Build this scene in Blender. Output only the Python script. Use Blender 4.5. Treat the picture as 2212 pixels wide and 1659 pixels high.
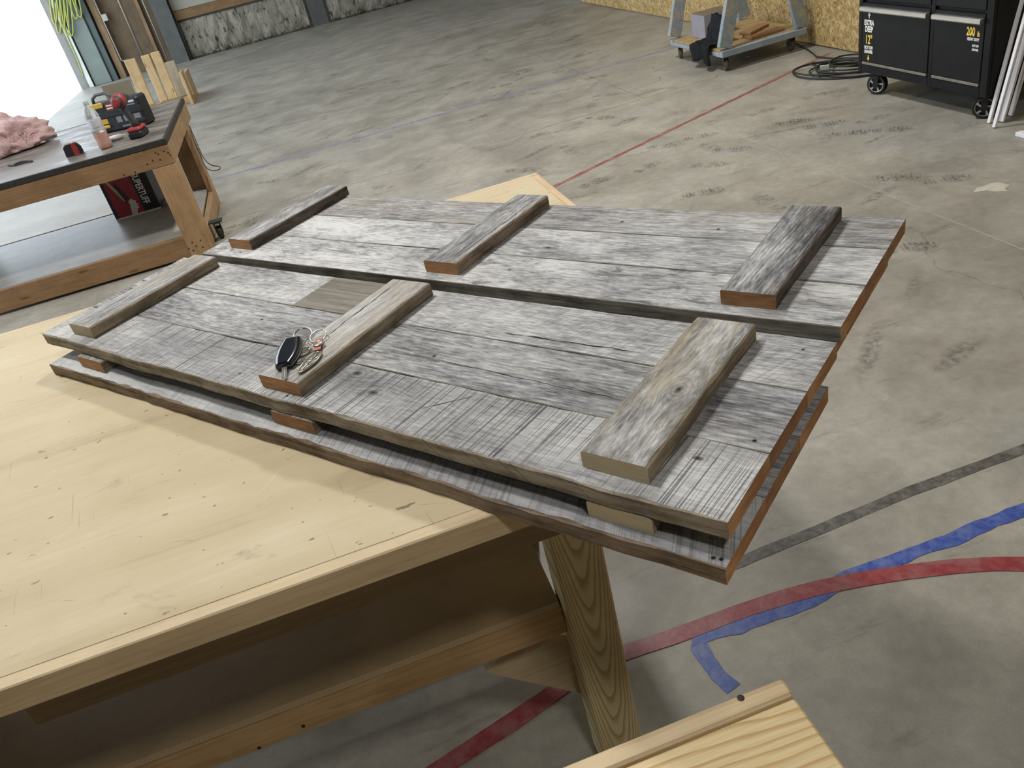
import bpy, bmesh, math, random
from mathutils import Vector, Matrix, noise as mnoise

for o in list(bpy.data.objects):
    bpy.data.objects.remove(o)
S = bpy.context.scene
COL = S.collection

# ------------------------------------------------------------------ camera
FPX = 1730.0
PITCH, ROLL, YAW = math.radians(31.573), math.radians(-14.007), math.radians(8.739)
CAM = Vector((0, 0, 1.65))
fw = Vector((math.sin(YAW)*math.cos(PITCH), math.cos(YAW)*math.cos(PITCH), -math.sin(PITCH)))
rt0 = Vector((math.cos(YAW), -math.sin(YAW), 0))
up0 = rt0.cross(fw)
RT = rt0*math.cos(ROLL) + up0*math.sin(ROLL)
UP = -rt0*math.sin(ROLL) + up0*math.cos(ROLL)
cam = bpy.data.cameras.new('camera')
cam.sensor_width = 36.0
cam.lens = FPX/2212*36.0
cam.clip_start = 0.02
cam.clip_end = 200
co = bpy.data.objects.new('camera', cam)
COL.objects.link(co)
co.matrix_world = Matrix(((RT.x, UP.x, -fw.x, CAM.x), (RT.y, UP.y, -fw.y, CAM.y), (RT.z, UP.z, -fw.z, CAM.z), (0, 0, 0, 1)))
S.camera = co

def ray(u, v):
    return fw + RT*((u-1106)/FPX) - UP*((v-829.5)/FPX)
def at(u, v, z=0.0):            # point on the level plane z seen at a photo pixel
    d = ray(u, v); return CAM + d*((z-CAM.z)/d.z)
def aty(u, v, y):               # point on the upright plane y
    d = ray(u, v); return CAM + d*((y-CAM.y)/d.y)
def atx(u, v, x):
    d = ray(u, v); return CAM + d*((x-CAM.x)/d.x)

# ------------------------------------------------------------------ light
S.view_settings.view_transform = 'Standard'
S.view_settings.look = 'None'
S.view_settings.gamma = 1.0
S.view_settings.use_curve_mapping = False
S.view_settings.exposure = 0.0

w = bpy.data.worlds.new('sky'); S.world = w
w.use_nodes = True
bg = w.node_tree.nodes['Background']
bg.inputs[0].default_value = (0.80, 0.90, 1.0, 1)
bg.inputs[1].default_value = 3.5

def lamp(name, loc, size, power, color=(1.0, 0.98, 0.945)):
    l = bpy.data.lights.new(name, 'AREA'); l.shape = 'RECTANGLE'
    l.size, l.size_y = size; l.energy = power; l.color = color
    o = bpy.data.objects.new(name, l); COL.objects.link(o); o.location = loc
    return o
# rows of ceiling lamps of the workshop
lamp('ceiling_lamp', (-1.1, 2.7, 4.9), (0.3, 0.6), 140)
lamp('ceiling_lamp', (0.5, -1.7, 4.9), (0.3, 0.6), 70)
lamp('ceiling_lamp', (1.2, 5.4, 4.9), (0.3, 0.6), 190)
lamp('ceiling_lamp', (0.4, 11.4, 4.9), (0.3, 0.6), 50)
lamp('ceiling_lamp', (6.5, 12.5, 4.9), (0.3, 0.6), 50)
# daylight through the open door: sampling portal in the opening
pl = bpy.data.lights.new('door_daylight', 'AREA'); pl.shape = 'RECTANGLE'; pl.size, pl.size_y = 4.2, 13.0
pl.cycles.is_portal = True
po = bpy.data.objects.new('door_daylight', pl); COL.objects.link(po)
po.location = (-3.83, 10.99, 2.1); po.rotation_euler = (0, math.radians(-90), 0)

# ------------------------------------------------------------------ node helper
class NB:
    def __init__(s, name):
        s.m = bpy.data.materials.new(name); s.m.use_nodes = True
        s.t = s.m.node_tree; s.t.nodes.clear()
        s.out = s.t.nodes.new('ShaderNodeOutputMaterial')
        s.b = s.t.nodes.new('ShaderNodeBsdfPrincipled')
        s.t.links.new(s.b.outputs[0], s.out.inputs[0])
    def lk(s, a, inp):
        if hasattr(a, 'is_output'): s.t.links.new(a, inp)
        elif isinstance(a, (tuple, list)):
            if len(inp.default_value) == 4 and len(a) == 3: a = (*a, 1)
            inp.default_value = a
        else: inp.default_value = a
    def n(s, typ, outi=0, **kw):
        nd = s.t.nodes.new('ShaderNode'+typ)
        ins = kw.pop('ins', {})
        for k, v in kw.items(): setattr(nd, k, v)
        for k, v in ins.items(): s.lk(v, nd.inputs[k])
        return nd.outputs[outi]
    def mt(s, op, a, b=0.0, c=0.0, clamp=False):
        nd = s.t.nodes.new('ShaderNodeMath'); nd.operation = op; nd.use_clamp = clamp
        s.lk(a, nd.inputs[0]); s.lk(b, nd.inputs[1]); s.lk(c, nd.inputs[2]); return nd.outputs[0]
    def obj(s): return s.n('TexCoord', 3)
    def pos(s): return s.n('NewGeometry', 0)
    def sep(s, v):
        nd = s.t.nodes.new('ShaderNodeSeparateXYZ'); s.lk(v, nd.inputs[0]); return nd.outputs
    def comb(s, x, y, z):
        nd = s.t.nodes.new('ShaderNodeCombineXYZ')
        for i, q in enumerate((x, y, z)): s.lk(q, nd.inputs[i])
        return nd.outputs[0]
    def map(s, v, scale=(1, 1, 1), loc=(0, 0, 0), rot=(0, 0, 0)):
        return s.n('Mapping', ins={'Vector': v, 'Scale': scale, 'Location': loc, 'Rotation': rot})
    def noise(s, v, scale=1.0, detail=4.0, rough=0.55, dist=0.0):
        return s.n('TexNoise', ins={'Vector': v, 'Scale': scale, 'Detail': detail, 'Roughness': rough, 'Distortion': dist})
    def mr(s, v, a, b, c=0.0, d=1.0, smooth=True):
        nd = s.t.nodes.new('ShaderNodeMapRange')
        if smooth: nd.interpolation_type = 'SMOOTHSTEP'
        for i, q in enumerate((v, a, b, c, d)): s.lk(q, nd.inputs[i])
        return nd.outputs[0]
    def mix(s, f, a, b, blend='MIX'):
        nd = s.t.nodes.new('ShaderNodeMix'); nd.data_type = 'RGBA'; nd.blend_type = blend
        s.lk(f, nd.inputs[0]); s.lk(a, nd.inputs[6]); s.lk(b, nd.inputs[7]); return nd.outputs[2]
    def ramp(s, v, stops):
        nd = s.t.nodes.new('ShaderNodeValToRGB'); e = nd.color_ramp.elements
        while len(e) < len(stops): e.new(0.5)
        for el, (p, c) in zip(e, stops): el.position = p; el.color = (*c, 1)
        s.lk(v, nd.inputs[0]); return nd.outputs[0]
    def bump(s, h, strength=0.3, dist=0.002):
        o = s.n('Bump', ins={'Height': h, 'Strength': strength, 'Distance': dist}); s.lk(o, s.b.inputs['Normal'])
    def set(s, **kw):
        names = {'col': 'Base Color', 'rough': 'Roughness', 'metal': 'Metallic', 'alpha': 'Alpha', 'trans': 'Transmission Weight',
                 'ior': 'IOR', 'spec': 'Specular IOR Level', 'sheen': 'Sheen Weight', 'coat': 'Coat Weight'}
        for k, v in kw.items(): s.lk(v, s.b.inputs[names[k]])
        return s.m

def plain(name, col, rough=0.6, metal=0.0, var=0.12, scale=14.0, bump=0.0, spec=0.4, **kw):
    q = NB(name)
    nz = q.noise(q.obj(), scale, 4, 0.6)
    f = q.mr(nz, 0.25, 0.75, 1-var, 1+var, False)
    c = q.mix(1.0, col, q.comb(f, f, f), 'MULTIPLY')
    if bump: q.bump(nz, bump, 0.004)
    return q.set(col=c, rough=rough, metal=metal, spec=spec, **kw)

# ------------------------------------------------------------------ wood materials
def weathered(name, seed, tone=0.0, warm=0.15, kerf=0.0, kang=10.0, kfreq=170.0, mott=0.5, dark=0.0,
              knots=(), holes=(), crack=None, patch=None, white=0.0, side=False, streak=0.5, fine=1.0, tint=(0.33, 0.27, 0.185)):
    """old grey barn board, grain along local x"""
    q = NB(name)
    raw = q.obj()
    x, y, z = q.sep(raw)
    yy = y
    kd = None
    for (kx, ky, r) in knots:
        dx = q.mt('MULTIPLY', q.mt('SUBTRACT', x, kx), 1/(1.7*r)); dy = q.mt('MULTIPLY', q.mt('SUBTRACT', y, ky), 1/r)
        d = q.mt('SQRT', q.mt('ADD', q.mt('MULTIPLY', dx, dx), q.mt('MULTIPLY', dy, dy)))
        wgt = q.mr(d, 0.0, 4.0, 1.0, 0.0)
        yy = q.mt('SUBTRACT', yy, q.mt('MULTIPLY', q.mt('SUBTRACT', y, ky), q.mt('MULTIPLY', wgt, 0.75)))
        if kd is None: kd = d
        else: kd = q.mt('MINIMUM', kd, d)
    rnd = random.Random(seed)
    off = (rnd.uniform(-9, 9), rnd.uniform(-9, 9), rnd.uniform(-9, 9))
    v = q.comb(x, yy, z)
    s1 = q.noise(q.map(v, (3.2, 95, 95), off), 1.0, 6, 0.68, 0.15)
    s2 = q.noise(q.map(v, (16, 330, 330), off), 1.0, 4, 0.6)
    m1 = q.noise(q.map(raw, (9, 20, 20), off), 1.0, 7, 0.72, 0.4)
    m2 = q.noise(q.map(raw, (2.6, 6, 6), off), 1.0, 3, 0.55)
    s3 = q.noise(q.map(v, (40, 210, 210), (off[1], off[0], off[2])), 1.0, 3, 0.65)
    val = q.mt('MULTIPLY_ADD', q.mt('SUBTRACT', s1, 0.5), streak*1.0, 0.5)
    val = q.mt('MULTIPLY_ADD', q.mt('SUBTRACT', s2, 0.5), 0.42*fine, val)
    val = q.mt('MULTIPLY_ADD', q.mt('SUBTRACT', s3, 0.5), 0.8*fine, val)
    val = q.mt('MULTIPLY_ADD', q.mt('SUBTRACT', m1, 0.5), mott*1.15, val)
    val = q.mt('MULTIPLY_ADD', q.mt('SUBTRACT', m2, 0.5), 0.75, val)
    val = q.mt('MULTIPLY_ADD', q.mt('SUBTRACT', val, 0.5), 1.08, 0.50+tone)
    col = q.ramp(val, [(0.12, (0.036, 0.037, 0.040)), (0.34, (0.150, 0.152, 0.158)), (0.48, (0.275, 0.278, 0.284)),
                       (0.60, (0.385, 0.387, 0.388)), (0.80, (0.60, 0.60, 0.595))])
    if white:
        wm = q.mr(q.noise(q.map(v, (12, 75, 75), (off[1], off[2], off[0])), 1.0, 5, 0.7), 0.60, 0.70)
        col = q.mix(q.mt('MULTIPLY', wm, white), col, (0.72, 0.71, 0.69))
    wn = q.mr(q.noise(q.map(raw, (5, 22, 22), (off[2], off[0], off[1])), 1.0, 4, 0.6), 0.42, 0.72)
    wcol = q.mix(1.0, tint, q.mix(0.6, (1, 1, 1), q.comb(q.mt('MULTIPLY', s1, 2), q.mt('MULTIPLY', s1, 2), q.mt('MULTIPLY', s1, 2))), 'MULTIPLY')
    col = q.mix(q.mt('MULTIPLY', q.mt('ADD', wn, 0.25), warm, clamp=True), col, wcol)
    hgt = q.mt('ADD', q.mt('MULTIPLY', s1, 0.55), q.mt('MULTIPLY', s2, 0.35))
    if dark:
        dm = q.mr(q.noise(q.map(raw, (11, 27, 27), (off[2], off[1], off[0])), 1.0, 6, 0.72, 0.5), 0.52, 0.64)
        col = q.mix(q.mt('MULTIPLY', dm, dark), col, (0.045, 0.044, 0.044))
    # checks along the grain
    ck = q.mr(q.noise(q.map(v, (1.9, 150, 150), (off[2], off[2], off[1])), 1.0, 2, 0.5), 0.665, 0.70)
    col = q.mix(q.mt('MULTIPLY', ck, 0.28), col, (0.05, 0.048, 0.046))
    hgt = q.mt('SUBTRACT', hgt, q.mt('MULTIPLY', ck, 0.3))
    if kerf:
        a = math.radians(kang); ca, sa = math.cos(a), math.sin(a)
        kk = q.mt('ADD', q.mt('MULTIPLY', x, ca), q.mt('MULTIPLY', y, sa))
        kl = q.mt('SUBTRACT', q.mt('MULTIPLY', y, ca), q.mt('MULTIPLY', x, sa))
        kv = q.comb(q.mt('MULTIPLY', kk, kfreq*1.7), q.mt('MULTIPLY', kl, 1.6), seed*3.1)
        kn = q.noise(kv, 1.0, 2.0, 0.6)
        kl1 = q.mr(kn, 0.52, 0.64)
        kn2 = q.noise(q.comb(q.mt('MULTIPLY', kk, kfreq*0.42), q.mt('MULTIPLY', kl, 0.8), seed*1.7), 1.0, 0, 0.5)
        kl2 = q.mr(q.mt('ABSOLUTE', q.mt('SUBTRACT', kn2, 0.5)), 0.004, 0.020, 0.8, 0.0)
        msk = q.mr(q.noise(q.map(raw, (4, 9, 9), (off[1], off[0], off[2])), 1.0, 3, 0.5), 0.34, 0.52, 0.35, 1.0)
        kf = q.mt('MULTIPLY', q.mt('MAXIMUM', q.mt('MULTIPLY', kl1, 0.68), kl2), q.mt('MULTIPLY', msk, kerf))
        col = q.mix(kf, col, (0.045, 0.044, 0.045))
        hgt = q.mt('SUBTRACT', hgt, q.mt('MULTIPLY', kf, 0.8))
    if kd is not None:
        rings = q.mt('SINE', q.mt('MULTIPLY_ADD', kd, 13.0, q.mt('MULTIPLY', m1, 9.0)))
        km = q.mr(kd, 0.4, 2.2, 1.0, 0.0)
        col = q.mix(q.mt('MULTIPLY', km, q.mr(rings, 0.2, 1.0, 0.0, 0.32)), col, (0.07, 0.06, 0.05))
        core = q.mr(kd, 0.22, 0.62, 1.0, 0.0)
        col = q.mix(q.mt('MULTIPLY', core, 0.75), col, (0.06, 0.055, 0.05))
        pit = q.mr(kd, 0.08, 0.2, 1.0, 0.0)
        col = q.mix(q.mt('MULTIPLY', pit, 0.9), col, (0.012, 0.01, 0.01))
        hgt = q.mt('SUBTRACT', hgt, q.mt('MULTIPLY', pit, 1.5))
    for (hx, hy, r) in holes:
        dx = q.mt('SUBTRACT', x, hx); dy = q.mt('SUBTRACT', y, hy)
        d = q.mt('SQRT', q.mt('ADD', q.mt('MULTIPLY', dx, dx), q.mt('MULTIPLY', dy, dy)))
        hm = q.mr(d, r*0.7, r*1.1, 1.0, 0.0)
        hl = q.mr(d, r, r*2.6, 0.35, 0.0)
        col = q.mix(hl, col, (0.09, 0.07, 0.055)); col = q.mix(hm, col, (0.01, 0.009, 0.009))
    if crack:
        x0, x1, cy, slope, wdt = crack
        wob = q.mt('MULTIPLY', q.mt('SUBTRACT', q.noise(q.comb(q.mt('MULTIPLY', x, 14), 0.0, seed), 1.0, 3, 0.6), 0.5), 0.016)
        yc = q.mt('ADD', q.mt('MULTIPLY_ADD', q.mt('SUBTRACT', x, x0), slope, cy), wob)
        dd = q.mt('ABSOLUTE', q.mt('SUBTRACT', y, yc))
        ww = q.mt('MULTIPLY', q.mr(q.noise(q.comb(q.mt('MULTIPLY', x, 30), 3.0, seed), 1.0, 2, 0.5), 0.3, 0.7, 0.3, 1.3), wdt)
        rng = q.mt('MULTIPLY', q.mr(x, x0, x0+0.03), q.mr(x, x1-0.03, x1, 1.0, 0.0))
        cm = q.mt('MULTIPLY', q.mt('LESS_THAN', dd, ww), rng)
        col = q.mix(cm, col, (0.012, 0.01, 0.01)); hgt = q.mt('SUBTRACT', hgt, q.mt('MULTIPLY', cm, 2))
    if patch:
        x0, x1 = patch
        pm = q.mt('MULTIPLY', q.mr(x, x0, x0+0.004), q.mr(x, x1-0.004, x1, 1.0, 0.0))
        pc = q.mix(q.mr(s1, 0.3, 0.7), (0.10, 0.085, 0.06), (0.24, 0.21, 0.16))
        col = q.mix(q.mt('MULTIPLY', pm, 0.85), col, pc)
    q.bump(hgt, 0.55, 0.0025)
    return q.set(col=col, rough=0.82, spec=0.25)

def cutend(name, c1, c2, seed=0):
    q = NB(name); v = q.obj()
    a = q.noise(q.map(v, (40, 30, 260), (seed, seed*2, 0)), 1.0, 3, 0.6)
    b = q.noise(q.map(v, (9, 9, 9), (seed, 0, seed)), 1.0, 4, 0.6)
    col = q.mix(q.mr(q.mt('ADD', q.mt('MULTIPLY', a, 0.5), q.mt('MULTIPLY', b, 0.6)), 0.38, 0.72), c1, c2)
    q.bump(a, 0.2, 0.001)
    return q.set(col=col, rough=0.75, spec=0.25)

def boardside(name, c1, c2, seed=0, diag=0.0):
    q = NB(name); v = q.obj()
    a = q.noise(q.map(v, (5, 60, 110), (seed, seed, seed)), 1.0, 5, 0.65)
    b = q.noise(q.map(v, (14, 14, 30), (0, seed, seed)), 1.0, 5, 0.65)
    f = q.mr(q.mt('ADD', q.mt('MULTIPLY', a, 0.5), q.mt('MULTIPLY', b, 0.5)), 0.36, 0.64)
    col = q.mix(f, c1, c2)
    if diag:
        x, y, z = q.sep(v)
        k = q.mt('ADD', q.mt('MULTIPLY', x, 170), q.mt('MULTIPLY', z, 190))
        kn = q.mr(q.noise(q.comb(k, 0.0, seed), 1.0, 2, 0.6), 0.56, 0.68)
        col = q.mix(q.mt('MULTIPLY', kn, diag), col, (0.04, 0.036, 0.03))
    q.bump(q.mt('ADD', a, b), 0.6, 0.003)
    return q.set(col=col, rough=0.85, spec=0.2)

def pine(name, axis, c1, c2, seed=0, rings=26.0, knots=0.0, rough=0.55, cathedral=None, contrast=1.0):
    """sawn softwood; axis = grain direction in the thing's own axes"""
    q = NB(name); v = q.obj(); x, y, z = q.sep(v)
    g, p, r = {'x': (x, y, z), 'y': (y, x, z), 'z': (z, x, y)}[axis]
    lv = q.comb(q.mt('MULTIPLY', g, 1.6), q.mt('MULTIPLY', p, 34.0), q.mt('MULTIPLY', r, 34.0))
    n1 = q.noise(q.map(lv, (1, 1, 1), (seed, seed*1.3, seed*0.7)), 1.0, 5, 0.6, 0.4)
    fine = q.noise(q.comb(q.mt('MULTIPLY', g, 9), q.mt('MULTIPLY', p, 420), q.mt('MULTIPLY', r, 420)), 1.0, 3, 0.6)
    if cathedral is not None:
        pc, k, freq = cathedral
        dp = q.mt('SUBTRACT', p, pc)
        h = q.mt('SUBTRACT', g, q.mt('MULTIPLY', q.mt('MULTIPLY', dp, dp), k))
        wob = q.mt('MULTIPLY', q.mt('SUBTRACT', q.noise(q.comb(q.mt('MULTIPLY', g, 5), q.mt('MULTIPLY', p, 18), seed), 1.0, 3, 0.5), 0.5), 0.10)
        rg = q.mt('FRACT', q.mt('MULTIPLY', q.mt('ADD', h, wob), freq))
        line = q.mt('MULTIPLY', q.mr(rg, 0.35, 0.9), q.mr(rg, 0.9, 1.0, 1.0, 0.0))
        f = q.mt('ADD', q.mt('MULTIPLY', line, 0.85*contrast), q.mt('MULTIPLY', q.mt('SUBTRACT', n1, 0.5), 0.4), clamp=True)
    else:
        rg = q.mt('FRACT', q.mt('MULTIPLY', q.mt('ADD', n1, q.mt('MULTIPLY', p, 4.0)), rings*0.22))
        f = q.mt('ADD', q.mt('MULTIPLY', q.mt('MULTIPLY', q.mr(rg, 0.3, 0.95), q.mr(rg, 0.95, 1.0, 1.0, 0.0)), 0.55*contrast), q.mt('MULTIPLY', q.mt('SUBTRACT', fine, 0.4), 0.35), clamp=True)
    col = q.mix(f, c1, c2)
    if knots:
        vo = q.n('TexVoronoi', 0, ins={'Vector': q.comb(q.mt('MULTIPLY', g, 2.6), q.mt('MULTIPLY', p, 9.0), q.mt('MULTIPLY', r, 9.0)), 'Scale': 1.0})
        km = q.mr(vo, 0.05, 0.13, knots, 0.0)
        col = q.mix(km, col, (0.11, 0.05, 0.018))
    dirt = q.mr(q.noise(v, 6.0, 5, 0.6), 0.35, 0.75, 1.08, 0.82)
    col = q.mix(1.0, col, q.comb(dirt, dirt, dirt), 'MULTIPLY')
    q.bump(q.mt('ADD', q.mt('MULTIPLY', f, -0.5), fine), 0.18, 0.001)
    return q.set(col=col, rough=rough, spec=0.35)

# ------------------------------------------------------------------ mesh helpers
def mat_of(root):
    return Matrix.Translation(root.location) @ Matrix.Rotation(root.rotation_euler.z, 4, 'Z')

def link(name, me, parent=None):
    o = bpy.data.objects.new(name, me); COL.objects.link(o)
    if parent is not None: o.parent = parent
    return o

def mesh(name, bm, mats, parent=None, smooth=False, world=False, auto=None):
    """bm coordinates are in the parent's own axes, or world ones with world=True"""
    if world and parent is not None:
        m = Matrix.Identity(4); p = parent
        chain = []
        while p is not None: chain.append(p); p = p.parent
        for c in reversed(chain): m = m @ mat_of(c)
        bm.transform(m.inverted())
    bmesh.ops.recalc_face_normals(bm, faces=bm.faces[:])
    me = bpy.data.meshes.new(name); bm.to_mesh(me); bm.free()
    for q in (mats if isinstance(mats, (list, tuple)) else [mats]): me.materials.append(q)
    if smooth:
        for p in me.polygons: p.use_smooth = True
        if auto is not None: me.set_sharp_from_angle(angle=math.radians(auto))
    return link(name, me, parent)

def tag(o, label, cat, group=None, kind=None):
    if label: o['label'] = label
    if cat: o['category'] = cat
    if group: o['group'] = group
    if kind: o['kind'] = kind
    return o

def thing(name, label, cat, loc=(0, 0, 0), rz=0.0, group=None):
    o = bpy.data.objects.new(name, None); COL.objects.link(o)
    o.empty_display_size = 0.05
    o.location = loc; o.rotation_euler = (0, 0, rz)
    return tag(o, label, cat, group)

def struct(o): o['kind'] = 'structure'; return o

def box(bm, lo, hi, bev=0.0, mi=0, M=None):
    c = [(lo[i]+hi[i])/2 for i in range(3)]; s = [hi[i]-lo[i] for i in range(3)]
    r = bmesh.ops.create_cube(bm, size=1.0, matrix=Matrix.Translation(c) @ Matrix.Diagonal((*s, 1)))
    vs = r['verts']
    fs = list({f for v in vs for f in v.link_faces})
    if bev:
        es = list({e for v in vs for e in v.link_edges})
        rr = bmesh.ops.bevel(bm, geom=es, offset=bev, segments=1, affect='EDGES')
        fs = list(set(rr['faces']) | {f for f in fs if f.is_valid})
        vs = list({v for f in fs for v in f.verts})
    for f in fs: f.material_index = mi
    if M is not None: bmesh.ops.transform(bm, matrix=M, verts=vs)
    return vs

def tube(bm, pts, r, seg=8, closed=False, mi=0, caps=True):
    pts = [Vector(p) for p in pts]; n = len(pts); rings = []
    prev = None
    for i, p in enumerate(pts):
        if closed: t = pts[(i+1) % n]-pts[i-1]
        else: t = pts[min(i+1, n-1)]-pts[max(i-1, 0)]
        t.normalize()
        if prev is None:
            a = Vector((0, 0, 1)) if abs(t.z) < 0.9 else Vector((1, 0, 0))
            u = t.cross(a).normalized()
        else:
            u = (prev - t*prev.dot(t)).normalized()
        prev = u; w_ = t.cross(u)
        rr = r[i] if isinstance(r, (list, tuple)) else r
        rings.append([bm.verts.new(p + (u*math.cos(2*math.pi*k/seg) + w_*math.sin(2*math.pi*k/seg))*rr) for k in range(seg)])
    m = n if closed else n-1
    for i in range(m):
        A, B = rings[i], rings[(i+1) % n]
        for k in range(seg):
            f = bm.faces.new((A[k], A[(k+1) % seg], B[(k+1) % seg], B[k])); f.material_index = mi
    if not closed and caps:
        for R_ in (rings[0], rings[-1]):
            f = bm.faces.new(R_); f.material_index = mi
    return rings

def lathe(bm, prof, M=None, seg=20, mi=0):
    """prof: list of (radius, height); axis z"""
    rings = []
    for r, h in prof:
        rings.append([bm.verts.new((r*math.cos(2*math.pi*k/seg), r*math.sin(2*math.pi*k/seg), h)) for k in range(seg)])
    for A, B in zip(rings, rings[1:]):
        for k in range(seg):
            f = bm.faces.new((A[k], A[(k+1) % seg], B[(k+1) % seg], B[k])); f.material_index = mi
    for R_ in (rings[0], rings[-1]):
        f = bm.faces.new(R_); f.material_index = mi
    if M is not None: bmesh.ops.transform(bm, matrix=M, verts=[v for R_ in rings for v in R_])
    return rings

def prism(bm, outline, z0, z1, M=None, mi=0, bev=0.0):
    a = [bm.verts.new((p[0], p[1], z0)) for p in outline]; b = [bm.verts.new((p[0], p[1], z1)) for p in outline]
    n = len(a); fs = [bm.faces.new(a), bm.faces.new(b)]
    for i in range(n): fs.append(bm.faces.new((a[i], a[(i+1) % n], b[(i+1) % n], b[i])))
    for f in fs: f.material_index = mi
    vs = a+b
    if M is not None: bmesh.ops.transform(bm, matrix=M, verts=vs)
    return vs

def text_mesh(bm, body, size, M, depth=0.0006, bold=0.0, align='LEFT', sx=1.0, mi=0):
    cu = bpy.data.curves.new('lettering', 'FONT'); cu.body = body; cu.size = size; cu.extrude = depth; cu.offset = bold
    cu.align_x = align; cu.resolution_u = 3
    ob = bpy.data.objects.new('lettering', cu); COL.objects.link(ob)
    dg = bpy.context.evaluated_depsgraph_get()
    me = bpy.data.meshes.new_from_object(ob.evaluated_get(dg))
    bpy.data.objects.remove(ob); bpy.data.curves.remove(cu)
    n0 = len(bm.verts); f0 = len(bm.faces)
    bm.from_mesh(me); bpy.data.meshes.remove(me)
    bm.verts.ensure_lookup_table(); bm.faces.ensure_lookup_table()
    bmesh.ops.transform(bm, matrix=M @ Matrix.Diagonal((sx, 1, 1, 1)), verts=bm.verts[n0:])
    for f in bm.faces[f0:]: f.material_index = mi

def frame(o, ex, ey):
    ex = Vector(ex).normalized(); ez = ex.cross(Vector(ey)).normalized(); ey = ez.cross(ex)
    return Matrix(((ex.x, ey.x, ez.x, o[0]), (ex.y, ey.y, ez.y, o[1]), (ex.z, ey.z, ez.z, o[2]), (0, 0, 0, 1)))

def board_bm(L, W, T, seed=0, n=26, ch=0.003, wob=0.0015, wear=(0, 0)):
    """solid board along x, centred, underside at z=0; slot 0 faces, 1 ends, 2 long sides"""
    rnd = random.Random(seed); bm = bmesh.new(); rings = []
    for i in range(n+1):
        x = -L/2 + L*i/n
        e0 = mnoise.noise((x*7, seed*3.7, 0.5))*wob*2 + mnoise.noise((x*31, seed, 2.5))*wob
        e1 = mnoise.noise((x*7, seed*3.7, 9.5))*wob*2 + mnoise.noise((x*31, seed, 7.5))*wob
        c0 = ch*(1+0.7*mnoise.noise((x*23, seed, 4.1))) + wear[0]*abs(mnoise.noise((x*19, seed, 1.1)))
        c1 = ch*(1+0.7*mnoise.noise((x*23, seed, 8.1))) + wear[1]*abs(mnoise.noise((x*19, seed, 5.1)))
        y0, y1 = -W/2+e0, W/2+e1
        b = ch*0.6
        rings.append([bm.verts.new((x, yy, zz)) for yy, zz in
                      ((y0+b, 0), (y1-b, 0), (y1, b), (y1, T-c1*0.8), (y1-c1, T), (y0+c0, T), (y0, T-c0*0.8), (y0, b))])
    idx = [0, 2, 2, 2, 0, 2, 2, 2]
    for A, B in zip(rings, rings[1:]):
        for k in range(8):
            f = bm.faces.new((A[k], A[(k+1) % 8], B[(k+1) % 8], B[k])); f.material_index = idx[k]
    for R_ in (rings[0], rings[-1]):
        f = bm.faces.new(R_); f.material_index = 1
    return bm

# ------------------------------------------------------------------ shared materials
ORANGE = cutend('fresh_cut_orange', (0.36, 0.175, 0.075), (0.57, 0.33, 0.165), 1)
BROWNCUT = cutend('fresh_cut_brown', (0.25, 0.125, 0.055), (0.45, 0.25, 0.125), 4)
CREAMCUT = cutend('fresh_cut_cream', (0.48, 0.40, 0.25), (0.61, 0.525, 0.36), 2)
SIDEGREY = boardside('weathered_side_grey', (0.11, 0.10, 0.085), (0.34, 0.32, 0.28), 3)
SIDEBROWN = boardside('weathered_side_brown', (0.11, 0.078, 0.054), (0.34, 0.27, 0.205), 5)
SIDETAN = boardside('weathered_side_tan', (0.13, 0.105, 0.07), (0.36, 0.30, 0.215), 7)
SIDEKERF = boardside('weathered_side_sawn', (0.15, 0.125, 0.092), (0.45, 0.40, 0.33), 9, 0.7)
SIDEDARK = boardside('weathered_side_dark', (0.05, 0.042, 0.036), (0.18, 0.155, 0.13), 11)
PINE_C = ((0.66, 0.49, 0.27), (0.47, 0.285, 0.115))
LUM_X = pine('lumber_along_x', 'x', (0.50, 0.335, 0.165), (0.36, 0.215, 0.09), 1, knots=0.8)
LUM_Y = pine('lumber_along_y', 'y', (0.50, 0.335, 0.165), (0.36, 0.215, 0.09), 2, knots=0.6)
LUM_Z = pine('lumber_upright', 'z', (0.52, 0.345, 0.17), (0.40, 0.245, 0.11), 3, knots=0.5)
BLACKMET = plain('black_metal', (0.012, 0.012, 0.013), 0.42, 0.0, 0.25, 20)
BLACKRUB = plain('black_rubber', (0.014, 0.014, 0.014), 0.7, 0.0, 0.2)
STEEL = plain('bright_steel', (0.62, 0.60, 0.56), 0.25, 1.0, 0.12, 30)
SCREW = plain('screw_head_dark', (0.06, 0.05, 0.045), 0.5, 0.6, 0.1)

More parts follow.
